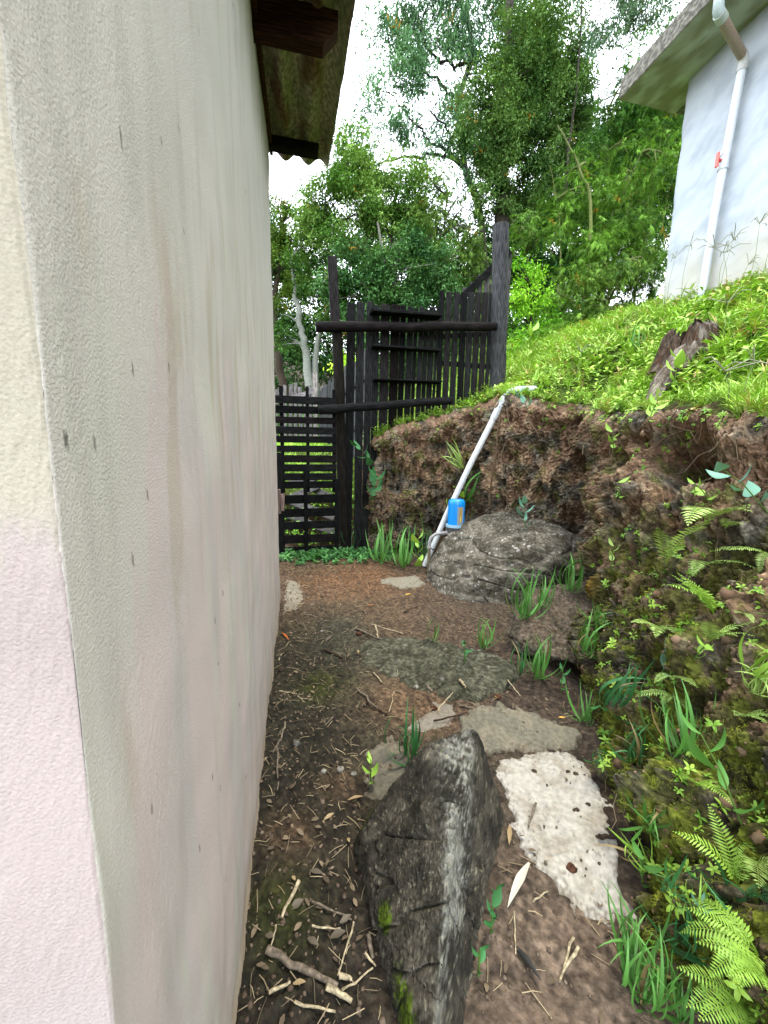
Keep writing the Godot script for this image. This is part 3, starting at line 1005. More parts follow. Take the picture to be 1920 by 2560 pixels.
	pl = [[Vector3(-0.9, 0.3, 0.3), Vector3(1.76, 0.1, -2.4)], [Vector3(-0.15, 0.95, 0.25), Vector3(2.1, 0.2, -2.35)], [Vector3(-0.3, 0.3, 0.9), Vector3(2.1, 0.1, -2.0)], [Vector3(-0.2, -0.9, 0.4), Vector3(2.05, 0.04, -2.25)], [Vector3(1, 0, 0), Vector3(2.9, 0, -2.5)], [Vector3(0, 0.2, -1), Vector3(2.3, 0, -2.95)], [Vector3(-0.8, 0.1, -0.6), Vector3(1.95, 0.1, -2.8)]]
	rough = func(p: Vector3) -> float:
		return n_a.get_noise_3d(p.x * 5.0, p.y * 6.0, p.z * 5.0) * 0.04 + n_b.get_noise_3d(p.x * 14.0, p.y * 22.0, p.z * 14.0) * 0.02 + n_ridge.get_noise_3d(p.x * 40.0, p.y * 40.0, p.z * 40.0) * 0.006
	colour = func(p: Vector3, m: Vector3) -> Color:
		var n1: float = n_b.get_noise_3d(p.x * 9.0, p.y * 9.0, p.z * 9.0)
		var k := hexa("5a5142").lerp(hexa("80776a"), smoothstep(-0.2, 0.4, n1))
		k = k.lerp(hexa("6b5445"), 0.5 * smoothstep(0.6, 1.0, m.y + n1))
		return k.lerp(hexa("99927f"), 0.6 * smoothstep(0.25, 0.5, n_b.get_noise_3d(p.x * 30.0, p.y * 30.0, p.z * 30.0)))
	o = part("ledge_stone", stone(c, pl, 7.0, 64, rough, colour), mats.rock, self, c)
	tag(o, "brown grey ledge stone overhanging a dark hollow at the foot of the bank", "rock")
	# the flat greenish rock lying across the path
	c = Vector3(1.1, -0.05, -2.4)
	pl = [[Vector3(-0.62, 0.4, 0.75), Vector3(0.84, 0.0, -2.26)], [Vector3(0.2, 0.2, 1), Vector3(1.25, 0, -2.0)], [Vector3(0.85, 0.4, 0.4), Vector3(1.56, 0, -2.04)], [Vector3(0.62, 0.5, -0.78), Vector3(1.42, 0, -2.52)], [Vector3(0.1, 0.5, -1), Vector3(0.9, 0, -2.84)], [Vector3(-1, 0.5, -0.1), Vector3(0.64, 0, -2.7)], [Vector3(-0.12, 1, 0.1), Vector3(1.1, 0.05, -2.4)], [Vector3(0, -1, 0), Vector3(1, -0.2, -2.4)]]
	rough = func(p: Vector3) -> float:
		var w := p.x * 0.55 + p.z * 0.83
		var l := p.x * 0.83 - p.z * 0.55
		return n_a.get_noise_3d(w * 11.0, p.y * 4.0, l * 2.2) * 0.03 + n_b.get_noise_3d(w * 22.0, p.y * 9.0, l * 5.0) * 0.018 + n_ridge.get_noise_3d(p.x * 40.0, p.y * 40.0, p.z * 40.0) * 0.004
	colour = func(p: Vector3, m: Vector3) -> Color:
		var n1: float = n_b.get_noise_3d(p.x * 9.0, p.y * 9.0, p.z * 9.0)
		var k := hexa("484839").lerp(hexa("666655"), smoothstep(-0.3, 0.4, n1))
		return k.lerp(hexa("8f8b7c"), 0.6 * smoothstep(0.25, 0.5, n_b.get_noise_3d(p.x * 26.0, p.y * 26.0, p.z * 26.0)))
	o = part("flat_rock", stone(c, pl, 9.0, 72, rough, colour), mats.rock, self, c)
	tag(o, "flat ridged greenish grey rock bedded across the middle of the path", "rock")

# ---------------------------------------------------------------- fence and gate
const BLACK := Color(0.0145, 0.014, 0.014)

func plank(size: Vector3, col: Color, bev := 0.004, jit := 0.004) -> ArrayMesh:
	var m := MB.new()
	m.box(Transform3D(), size, bev, col, rng, jit)
	return m.mesh()

func log_mesh(a: Vector3, b: Vector3, r0: float, r1: float, col: Color, wob := 0.012) -> ArrayMesh:
	var m := MB.new()
	var pts := PackedVector3Array()
	var rad := PackedFloat32Array()
	for k in 9:
		var f := k / 8.0
		pts.append(a.lerp(b, f) + Vector3(rng.randf_range(-wob, wob), rng.randf_range(-wob, wob), rng.randf_range(-wob, wob)) * (0.5 if k in [0, 8] else 1.0))
		rad.append(lerpf(r0, r1, f) * rng.randf_range(0.96, 1.04))
	m.tube(pts, rad, 18, col)
	return m.mesh()

func make_fence() -> void:
	var f := thing("picket_fence", "tall charred black picket fence with round log rails climbing onto the bank", "fence", Vector3(0, 0, -5.9))
	var pk := [[0.954, 0.127, 3.587], [1.099, 0.116, 3.611], [1.224, 0.101, 3.633], [1.334, 0.095, 3.59], [1.471, 0.131, 3.613], [1.617, 0.133, 3.621], [1.738, 0.085, 3.626], [1.845, 0.091, 3.614], [1.929, 0.049, 3.599], [2.015, 0.075, 3.624], [2.096, 0.063, 3.603], [2.184, 0.089, 3.639], [2.266, 0.051, 3.651], [2.335, 0.076, 3.878], [2.452, 0.09, 3.878], [2.567, 0.091, 3.885], [2.688, 0.097, 3.889], [2.803, 0.093, 3.907], [2.917, 0.101, 3.911], [3.041, 0.094, 3.923], [3.138, 0.062, 3.928]]
	for k in pk.size():
		var a: Array = pk[k]
		var y0: float = -0.05 if k < 3 else (hill_y(a[0], -5.9) - 0.5)
		var br := rng.randf_range(0.6, 2.3)
		var o := part("picket", plank(Vector3(a[1], a[2] - y0, 0.022), BLACK * br, 0.003, 0.005), mats.wood_up, f, Vector3(a[0], (a[2] + y0) * 0.5, rng.randf_range(-0.006, 0.006)))
		o.rotation.z = rng.randf_range(-0.006, 0.006) + (-0.012 if k < 13 else 0.0)
	for r in [[2.0, 3.2, 3.2, 3.36], [2.3, 3.2, 2.86, 2.86]]:
		var b := part("back_rail", plank(Vector3(r[1] - r[0], 0.07, 0.04), BLACK, 0.003), mats.wood_across, f, Vector3((r[0] + r[1]) * 0.5, (r[2] + r[3]) * 0.5, -0.034))
		b.rotation.z = atan2(r[3] - r[2], r[1] - r[0])
	part("log_rail", log_mesh(Vector3(0.467, 3.177, 0.16), Vector3(3.16, 3.40, 0.16), 0.07, 0.062, BLACK * 1.4), mats.wood_across, f)
	part("log_rail", log_mesh(Vector3(0.495, 2.06, 0.28), Vector3(2.45, 2.27, 0.24), 0.064, 0.055, BLACK * 1.5), mats.wood_across, f)
	# posts
	var post := part("post_board", plank(Vector3(0.13, 0.98, 0.06), Color(0.035, 0.03, 0.03), 0.004, 0.006), mats.wood_up, f, Vector3(0.725, 3.64, 0.085))
	post.rotation.z = 0.05
	part("gate_post", log_mesh(Vector3(0.885, -0.1, 0.1), Vector3(0.765, 3.17, 0.07), 0.082, 0.075, Color(0.026, 0.021, 0.019), 0.006), mats.wood_up, f)
	part("tall_post", log_mesh(Vector3(3.33, 2.2, 0.02), Vector3(3.215, 4.86, 0.02), 0.125, 0.118, Color(0.085, 0.083, 0.088), 0.006), mats.wood_up, f)
	# three boards standing out from the pickets
	for s in [[1.24, 3.455, 2.28, 3.475, 0.2], [1.27, 2.995, 2.3, 3.01, 0.15], [1.3, 2.535, 2.33, 2.555, 0.16]]:
		var o := part("ledge_board", plank(Vector3(s[2] - s[0], 0.026, s[4]), BLACK * 1.3, 0.003, 0.008), mats.wood_across, f, Vector3((s[0] + s[2]) * 0.5, (s[1] + s[3]) * 0.5, 0.012 + s[4] * 0.5))
		o.rotation.z = atan2(s[3] - s[1], s[2] - s[0])
	# the section that climbs the hill behind the tall post
	var g := thing("hill_fence", "grey picket fence with a slanting black rail behind the tall post", "fence", Vector3(0, 0, -6.6))
	var dr := part("slanting_rail", plank(Vector3(1.3, 0.11, 0.04), BLACK * 1.2, 0.004), mats.wood_across, g, Vector3(3.3, 4.44, 0.04))
	dr.rotation.z = 0.775
	for k in 7:
		var x := 3.0 + k * 0.13
		var yt := 4.16 + (x - 2.93) * 0.9 + rng.randf_range(-0.05, 0.05)
		part("picket", plank(Vector3(0.085, 2.0, 0.02), hexa("8d8a88", 0.55) * rng.randf_range(0.7, 1.1), 0.003), mats.wood_up, g, Vector3(x, yt - 1.0, 0))

func make_gate() -> void:
	var g := thing("slatted_gate", "charred black gate of horizontal slats between the house and the fence post", "gate", Vector3(0, 0, -5.7))
	var sl := [[2.178, 0.099], [2.047, 0.099], [1.906, 0.088], [1.768, 0.099], [1.643, 0.093], [1.512, 0.089], [1.373, 0.099], [1.243, 0.102], [1.116, 0.098], [1.003, 0.103], [0.803, 0.125], [0.607, 0.123], [0.419, 0.112], [0.218, 0.122], [0.061, 0.085]]
	for k in sl.size():
		var x0 := -0.42
		var o := part("slat", plank(Vector3(1.16, sl[k][1], 0.022), BLACK * rng.randf_range(0.8, 1.6), 0.003, 0.004), mats.wood_across, g, Vector3(x0 + 0.58, sl[k][0] + (0.01 if k < 10 else 0.0), 0.0))
		o.rotation.z = 0.006 + rng.randf_range(-0.004, 0.004) + (0.008 if k > 9 else 0.0)
	for s in [[-0.015, 2.37, 0.9, 0.05, -0.03], [0.336, 2.38, 0.9, 0.045, -0.03], [0.711, 2.36, 0.9, 0.05, -0.03], [0.296, 1.22, 0.0, 0.055, 0.03], [0.742, 1.1, 0.0, 0.06, 0.03]]:
		part("upright", plank(Vector3(s[3], s[1] - s[2], 0.03), BLACK, 0.003), mats.wood_up, g, Vector3(s[0], (s[1] + s[2]) * 0.5, s[4]))
	var p := thing("latch_post", "short black post beside the house wall in front of the gate", "post", Vector3(-0.05, 0, -5.55))
	part("stake", plank(Vector3(0.09, 1.65, 0.07), BLACK * 1.2, 0.006, 0.006), mats.wood_up, p, Vector3(0, 0.64, 0))
	part("latch_block", plank(Vector3(0.065, 0.34, 0.04), hexa("a08a80", 0.8), 0.005), mats.wood_up, p, Vector3(-0.022, 0.8, 0.058))
	part("latch_block", plank(Vector3(0.045, 0.235, 0.03), hexa("b59a90", 0.8), 0.005), mats.wood_up, p, Vector3(0.034, 0.79, 0.085))

func make_beyond() -> void:
	# the pale fence up on the lawn
	var f := thing("pale_fence", "weathered pale grey picket fence with one tall post up on the lawn", "fence", Vector3(0, 0, -11))
	var tops := [[-0.36, 3.08], [-0.22, 3.12], [-0.11, 3.2], [0.035, 3.235], [0.165, 3.27], [0.3, 3.17], [0.43, 3.05], [0.55, 3.23], [0.87, 3.2], [-0.52, 3.1], [-0.66, 3.15], [-0.8, 3.1]]
	for a in tops:
		var o := part("picket", plank(Vector3(rng.randf_range(0.07, 0.1), a[1] - 1.5, 0.02), hexa("a39c9b", 0.75) * rng.randf_range(0.75, 1.15), 0.004, 0.008), mats.wood_up, f, Vector3(a[0], (a[1] + 1.5) * 0.5, 0))
		o.rotation.z = rng.randf_range(-0.04, 0.03)
	part("tall_post", plank(Vector3(0.11, 2.0, 0.07), hexa("c2b6b2", 0.85), 0.005), mats.wood_up, f, Vector3(0.685, 2.55, 0.05))
	var r := part("slanting_rail", plank(Vector3(1.3, 0.1, 0.03), hexa("b7adb2", 0.8), 0.004), mats.wood_across, f, Vector3(0.13, 2.9, 0.04))
	r.rotation.z = 0.32
	# the dark grey fence that runs from it towards the gate
	var d := thing("grey_fence", "dark weathered grey fence running back from the gate post to the lawn", "fence", Vector3(0.8, 0, -10.9))
	var run := Vector3(0.75, 0, 3.6)
	for k in 30:
		var q := run * (k / 29.0)
		var h := lerpf(3.1, 3.42, k / 29.0) + rng.randf_range(-0.06, 0.06)
		var o := part("picket", plank(Vector3(0.1, h - 1.0, 0.02), hexa("77787a", 0.6) * rng.randf_range(0.7, 1.2), 0.003, 0.006), mats.wood_up, d, q + Vector3(0, (h + 1.0) * 0.5, 0))
		o.rotation.y = atan2(-run.z, run.x)
	for y in [2.55, 1.7]:
		var b := part("rail", plank(Vector3(3.7, 0.09, 0.035), hexa("4c4c4e", 0.6), 0.004), mats.wood_across, d, run * 0.5 + Vector3(-0.04, y + 0.18, 0.0))
		b.rotation = Vector3(0, atan2(-run.z, run.x), 0.09)
	# loose boards lying on the slope behind the gate
	var where := [[0.16, 0.72, -6.75, 0.9, 0.5], [0.42, 0.5, -6.6, 0.8, -0.45], [0.2, 0.36, -6.45, 0.9, -0.5], [0.52, 0.25, -6.3, 0.7, -0.4], [0.05, 0.9, -6.9, 1.0, 0.3], [0.6, 0.75, -6.85, 0.7, -0.55]]
	var say := ["upper loose grey board slanting up right behind the gate", "loose grey board slanting down right in the middle of the gate view", "loose grey board lowest at the left behind the gate slats", "loose grey board at the lower right behind the gate slats", "topmost loose grey board behind the gate slats", "loose grey board nearest the gate post behind the slats"]
	for k in 6:
		var a: Array = where[k]
		var o := part("loose_board", plank(Vector3(a[3], 0.13, 0.025), hexa("8a8889", 0.7) * rng.randf_range(0.8, 1.2), 0.004), mats.wood_across, self, Vector3(a[0], a[1] + 0.02, a[2]))
		o.rotation = Vector3(-0.75, 0, a[4])
		tag(o, say[k], "board", "loose boards behind the gate")

# ---------------------------------------------------------------- filter and pipes
func make_pipes() -> void:
	var w := thing("drain_pipe", "long white plastic pipe slanting down the bank behind the blue filter", "pipe")
	var m := MB.new()
	var wh := hexa("dfe2e4", 1.0)
	m.tube(PackedVector3Array([Vector3(1.80, 0.02, -4.72), Vector3(2.09, 0.72, -4.72), Vector3(2.36, 1.38, -4.66), Vector3(2.60, 1.97, -4.55)]), PackedFloat32Array([0.037, 0.037, 0.037, 0.037]), 20, wh)
	part("pipe_run", m.mesh(), mats.pvc, w)
	m = MB.new()
	m.tube(PackedVector3Array([Vector3(2.58, 1.92, -4.56), Vector3(2.63, 2.05, -4.54), Vector3(2.68, 2.17, -4.5), Vector3(2.75, 2.24, -4.48), Vector3(2.85, 2.28, -4.48), Vector3(3.1, 2.3, -4.5)]), PackedFloat32Array([0.043, 0.044, 0.046, 0.046, 0.044, 0.044]), 20, hexa("cfd3d6", 1.0))
	part("bend", m.mesh(), mats.pvc, w)
	m = MB.new()
	m.tube(PackedVector3Array([Vector3(1.893, 0.245, -4.72), Vector3(1.899, 0.26, -4.72)]), PackedFloat32Array([0.0375, 0.0375]), 20, Color(0.02, 0.02, 0.02))
	part("strap", m.mesh(), mats.matt, w)
	# stick leaning on the corner of the bank beside it
	var st := part("leaning_stick", log_mesh(Vector3(2.5, 0.85, -4.38), Vector3(2.60, 2.0, -4.42), 0.013, 0.011, hexa("8a6f55", 0.6), 0.008), mats.bark, self)
	tag(st, "thin brown stick leaning upright against the bank corner beside the white pipe", "stick")
	# the filter: blue ribbed housing upside down on a grey cap
	var f := thing("water_filter", "blue ribbed water filter housing on a grey cap above the boulder", "water filter", Vector3(2.12, 0.585, -4.5))
	var blue := hexa("1488d8", 0.9)
	var prof := [[0.0, 0.100], [0.012, 0.104], [0.17, 0.104], [0.26, 0.104], [0.295, 0.100], [0.315, 0.088], [0.322, 0.07], [0.324, 0.0]]
	var nu := 96
	var p := PackedVector3Array()
	var col := PackedColorArray()
	for a in nu + 1:
		var an := TAU * a / nu
		for q in prof:
			var rib: float = 1.0 - 0.045 * smoothstep(0.75, 0.95, cos(an * 12.0)) * (1.0 if q[0] < 0.31 else 0.3)
			p.append(Vector3(cos(an) * q[1] * rib, q[0], sin(an) * q[1] * rib))
			col.append(blue)
	part("housing", sheet(p, col, nu + 1, prof.size(), true), mats.plastic, f, Vector3(0, 0.025, 0))
	var lab := MB.new()
	for s in [[-0.24, 0.24, 0.012, 0.235, hexa("8f9596", 0.9), 0.107], [-0.085, 0.085, 0.05, 0.225, hexa("a8884a", 0.9), 0.1095], [-0.03, 0.03, 0.05, 0.12, hexa("e0c35a", 1.0), 0.1115]]:
		for k in 8:
			var a0 := lerpf(s[0], s[1], k / 8.0) * 1.6 + PI * 0.5 - 0.12
			var a1 := lerpf(s[0], s[1], (k + 1) / 8.0) * 1.6 + PI * 0.5 - 0.12
			var ra: float = s[5]
			lab.quad(Vector3(cos(a1) * ra, s[2], sin(a1) * ra), Vector3(cos(a0) * ra, s[2], sin(a0) * ra), Vector3(cos(a0) * ra, s[3], sin(a0) * ra), Vector3(cos(a1) * ra, s[3], sin(a1) * ra), s[4])
	part("window", lab.mesh(), mats.plastic, f, Vector3(0, 0.025, 0))
	m = MB.new()
	m.tube(PackedVector3Array([Vector3(0, -0.06, 0), Vector3(0, 0.0, 0)]), PackedFloat32Array([0.118, 0.122]), 40, hexa("45474a", 0.8))
	m.tube(PackedVector3Array([Vector3(0, 0.0, 0), Vector3(0, 0.03, 0)]), PackedFloat32Array([0.128, 0.124]), 40, hexa("9fc1d6", 0.8))
	m.tube(PackedVector3Array([Vector3(0, -0.2, 0), Vector3(0, -0.06, 0)]), PackedFloat32Array([0.05, 0.07]), 20, Color(0.02, 0.02, 0.02))
	part("cap", m.mesh(), mats.plastic, f)
	m = MB.new()
	var gp := hexa("a9a6a5", 0.9)
	m.tube(PackedVector3Array([Vector3(-0.07, -0.075, 0.0), Vector3(-0.2, -0.08, 0.01), Vector3(-0.27, -0.09, 0.01), Vector3(-0.325, -0.13, 0.01), Vector3(-0.345, -0.19, 0.01), Vector3(-0.345, -0.25, 0.01)]), PackedFloat32Array([0.019, 0.019, 0.02, 0.021, 0.021, 0.02]), 14, gp)
	m.tube(PackedVector3Array([Vector3(-0.1, -0.076, 0.0), Vector3(-0.135, -0.077, 0.0)]), PackedFloat32Array([0.028, 0.028]), 12, gp)
	m.tube(PackedVector3Array([Vector3(-0.16, -0.078, 0.005), Vector3(-0.18, -0.079, 0.006)]), PackedFloat32Array([0.027, 0.027]), 12, gp)
	m.tube(PackedVector3Array([Vector3(-0.345, -0.235, 0.01), Vector3(-0.345, -0.262, 0.01)]), PackedFloat32Array([0.026, 0.026]), 14, hexa("bdbab5", 0.9))
	part("elbow_pipe", m.mesh(), mats.pvc, f)
	m = MB.new()
	m.tube(PackedVector3Array([Vector3(-0.345, -0.26, 0.01), Vector3(-0.342, -0.6, 0.01)]), PackedFloat32Array([0.02, 0.02]), 14, hexa("8a8065", 0.8))
	part("standpipe", m.mesh(), mats.pvc, f)

func make_stump() -> void:
	var s := thing("tree_stump", "jagged rotten grey brown tree stump on the slope below the right house", "stump", Vector3(3.62, 2.40, -3.0))
	var nu := 90
	var nv := 40
	var p := PackedVector3Array()
	var col := PackedColorArray()
	for a in nu + 1:
		var an := TAU * a / nu
		var cx := cos(an)
		var cz := sin(an)
		var top := 0.21 + 0.10 * n_a.get_noise_2d(cx * 2.0, cz * 2.0) + 0.07 * absf(n_b.get_noise_2d(cx * 6.0, cz * 6.0)) + 0.05 * cx
		for b in nv:
			var h := b / float(nv - 1)
			var r := lerpf(0.29, 0.19, pow(h, 0.5)) + 0.07 * maxf(0.0, n_a.get_noise_2d(cx * 1.8 + 4.0, cz * 1.8)) * (1.0 - h)
			r += n_ridge.get_noise_3d(cx * 3.4, h * 0.4, cz * 3.4) * 0.035 - 0.02 + n_b.get_noise_3d(cx * 12.0, h * 2.0, cz * 12.0) * 0.014
			var y := lerpf(-0.15, top, h)
			if h > 0.9:
				r *= lerpf(1.0, 0.72, (h - 0.9) * 10.0)
			p.append(Vector3(cx * r, y, cz * r))
			var k := hexa("5d4c3e").lerp(hexa("948a7e"), smoothstep(-0.2, 0.4, n_b.get_noise_3d(cx * 5.0, h * 1.2, cz * 5.0) + cx * 0.3))
			col.append(k.lerp(hexa("5b3522"), 0.7 * smoothstep(0.15, 0.4, n_b.get_noise_3d(cx * 3.0 + 8.0, h * 2.0, cz * 3.0))))
	part("trunk", sheet(p, col, nu + 1, nv, true), mats.stump, s)
	var c := MB.new()
	for k in 16:
		var an := rng.randf() * TAU
		var r := rng.randf_range(0.02, 0.15)
		c.tube(PackedVector3Array([Vector3(cos(an) * r, 0.05, sin(an) * r), Vector3(cos(an) * r * 1.05, rng.randf_range(0.12, 0.22), sin(an) * r * 1.05)]), PackedFloat32Array([0.05, 0.012]), 6, hexa("3d2d20"))
	part("heartwood", c.mesh(), mats.stump, s)
	for rt in [[[-0.1, 0.02, 0.1], [-0.28, -0.12, 0.16], [-0.45, -0.24, 0.24], [-0.6, -0.36, 0.32], [-0.72, -0.52, 0.38], 0.095, 0.04], [[0.1, 0.02, 0.1], [0.32, 0.08, 0.16], [0.55, 0.16, 0.2], [0.7, 0.2, 0.2], [0.85, 0.26, 0.22], 0.1, 0.04], [[0.0, 0.0, 0.15], [0.02, -0.06, 0.35], [-0.1, -0.14, 0.5], [-0.2, -0.3, 0.62], [-0.3, -0.4, 0.75], 0.08, 0.03]]:
		var pts := PackedVector3Array()
		for k in 5:
			pts.append(Vector3(rt[k][0], rt[k][1], rt[k][2]))
		var p3 := PackedVector3Array()
		var cc := PackedColorArray()
		for a in 50:
			var q := cat(pts, a / 49.0 * 4.0)
			var t := (cat(pts, minf(a / 49.0 * 4.0 + 0.1, 4.0)) - cat(pts, maxf(a / 49.0 * 4.0 - 0.1, 0.0))).normalized()
			var sd := t.cross(Vector3.UP).normalized()
			var up := sd.cross(t)
			for b in 25:
				var an := TAU * b / 24.0
				var cs := cos(an)
				var sn := sin(an)
				var r: float = lerpf(rt[5], rt[6], a / 49.0) * (1.0 + 0.35 * n_ridge.get_noise_2d(cs * 2.0 + sn * 3.1, a * 0.03) + 0.25 * n_b.get_noise_3d(cs * 4.0, sn * 4.0, a * 0.12))
				p3.append(q + (sd * cs + up * sn * 0.7) * r)
				cc.append(hexa("5d4f42").lerp(hexa("a3978a"), smoothstep(-0.2, 0.4, n_b.get_noise_3d(cs * 4.0, sn * 4.0, a * 0.08))))
		part("root", sheet(p3, cc, 50, 25, false), mats.stump, s)

# ---------------------------------------------------------------- trees
func cluster(kind: String, sd: int) -> ArrayMesh:
	var r := RandomNumberGenerator.new()
	r.seed = sd
	var m := MB.new()
	if kind == "broad":
		for k in 15:
			var o := Vector3(r.randfn(), r.randfn() * 0.7, r.randfn()) * 0.12
			var d := (o * 4.0 + Vector3(r.randfn(), r.randfn() - 0.5, r.randfn()) * 0.6).normalized()
			m.leaf(o, d, Vector3(r.randfn() * 0.4, 1, r.randfn() * 0.4).normalized(), r.randf_range(0.09, 0.15), r.randf_range(0.04, 0.06), 0.6, 2, Color.WHITE * r.randf_range(0.75, 1.15))
	elif kind == "droop":
		for k in 14:
			var o := Vector3(r.randfn() * 0.12, r.randfn() * 0.13, r.randfn() * 0.12)
			m.leaf(o, Vector3(r.randfn() * 0.5, -0.8 + r.randfn() * 0.3, r.randfn() * 0.5), Vector3(r.randfn(), 0.4, r.randfn()).normalized(), r.randf_range(0.09, 0.16), r.randf_range(0.025, 0.04), 0.3, 2, Color.WHITE * r.randf_range(0.75, 1.15))
	else:
		m.tube(PackedVector3Array([Vector3.ZERO, Vector3(0.18, 0.03, 0), Vector3(0.36, -0.05, 0)]), PackedFloat32Array([0.004, 0.003, 0.002]), 3, Color(0.9, 0.95, 0.7), false)
		for k in 12:
			var f := r.randf_range(0.2, 1.0)
			var a := r.randf_range(-0.9, 0.9)
			m.leaf(Vector3(0.36 * f, -0.03 * f, 0), Vector3(cos(a), -0.35 + r.randfn() * 0.3, sin(a)), Vector3(r.randfn() * 0.3, 1, r.randfn() * 0.3).normalized(), r.randf_range(0.15, 0.24), r.randf_range(0.016, 0.026), 0.7, 3, Color.WHITE * r.randf_range(0.75, 1.2), 0.0, 0.25)
	return m.mesh()

var clumps := {}

func tree(called: String, label: String, group: String, kind: String, blobs: Array, trunks: Array, r0: float, lo: Color, hi: Color, per: float, bark: Color, size := 1.0, limbs := true) -> Node3D:
	var base: Vector3 = Vector3(trunks[0][0], trunks[0][1], trunks[0][2])
	var t := thing(called, label, "bamboo" if kind == "bamboo" else ("bush" if called.ends_with("bush") else "tree"), base, group)
	var first := PackedVector3Array()
	for tr in trunks:
		var pts := PackedVector3Array()
		var ctl := PackedVector3Array()
		for k in range(0, tr.size(), 3):
			ctl.append(Vector3(tr[k], (hill_y(tr[0], tr[2]) - 0.15) if k == 0 and kind == "bamboo" and called == "bamboo_clump" else tr[k + 1], tr[k + 2]) - base)
		var m := MB.new()
		var rad := PackedFloat32Array()
		for k in (ctl.size() - 1) * 5 + 1:
			pts.append(cat(ctl, k / 5.0) + Vector3(rng.randfn(), 0, rng.randfn()) * r0 * 0.18)
			rad.append(lerpf(r0, r0 * 0.3, k / float((ctl.size() - 1) * 5)) * rng.randf_range(0.92, 1.08))
		m.tube(pts, rad, 9, bark, true, bark.lerp(Color(0.06, 0.055, 0.045), 0.4))
		part("trunk" if kind != "bamboo" else "culm", m.mesh(), mats.bark, t)
		first.append_array(pts)
		r0 *= 0.8
	if not clumps.has(kind):
		clumps[kind] = [cluster(kind, 5), cluster(kind, 6)]
	var xf: Array = []
	var cols := PackedColorArray()
	var lm := MB.new()
	for b in range(0, blobs.size(), 4):
		var c := Vector3(blobs[b], blobs[b + 1], blobs[b + 2])
		var R: float = blobs[b + 3] * 0.84
		if limbs:
			var st := first[0]
			for q in first:
				if q.distance_to(c - base) + maxf(0.0, q.y - c.y + base.y) < st.distance_to(c - base) + maxf(0.0, st.y - c.y + base.y):
					st = q
			for q in 3:
				var e := c - base + Vector3(rng.randfn(), rng.randfn() * 0.7, rng.randfn()) * R * 0.5
				var w := (e - st) * 0.5 + st + Vector3(rng.randfn(), rng.randfn() + 0.6, rng.randfn()) * R * 0.18
				lm.tube(PackedVector3Array([st, st.lerp(w, 0.55) + Vector3(0, 0.05, 0) * R, w, e]), PackedFloat32Array([0.035, 0.03, 0.022, 0.006]), 5, bark * 0.8, false)
		var n := int(per * R * R)
		var made := 0
		var tries := 0
		while made < n and tries < n * 4:
			tries += 1
			var d := Vector3(rng.randfn(), rng.randfn(), rng.randfn()).normalized()
			var p := c + d * R * pow(rng.randf(), 0.42) * rng.randf_range(0.85, 1.18)
			if n_a.get_noise_3d(p.x * 0.75 / size, p.y * 1.0 / size, p.z * 0.75) < rng.randf_range(-0.1, 0.32):
				continue
			made += 1
			var bs: Basis
			if kind == "bamboo":
				bs = Basis(Vector3.UP, rng.randf() * TAU) * Basis(Vector3.BACK, rng.randf_range(-0.8, 0.35))
			else:
				bs = Basis.from_euler(Vector3(rng.randf_range(-0.6, 0.6), rng.randf() * TAU, rng.randf_range(-0.6, 0.6)))
			xf.append(Transform3D(bs.scaled(Vector3.ONE * size * rng.randf_range(0.75, 1.3)), p - base))
			var k := clampf(0.5 + n_b.get_noise_3d(p.x * 0.8, p.y * 0.8, p.z * 0.8 + 5.0) * 0.9 + rng.randfn() * 0.2, 0, 1)
			var cc := lo.lerp(hi, k)
			if rng.randf() < 0.006:
				cc = hexa("b58a2a", 0.6)
			cols.append(cc)
	if limbs:
		part("limbs", lm.mesh(), mats.bark, t).set_meta("kind", "stuff")
	var half := xf.size() / 2
	copies("crown", clumps[kind][0], mats.tree_leaf, xf.slice(0, half), cols.slice(0, half), t)
	copies("crown_leaves", clumps[kind][1], mats.tree_leaf, xf.slice(half), cols.slice(half), t)
	return t

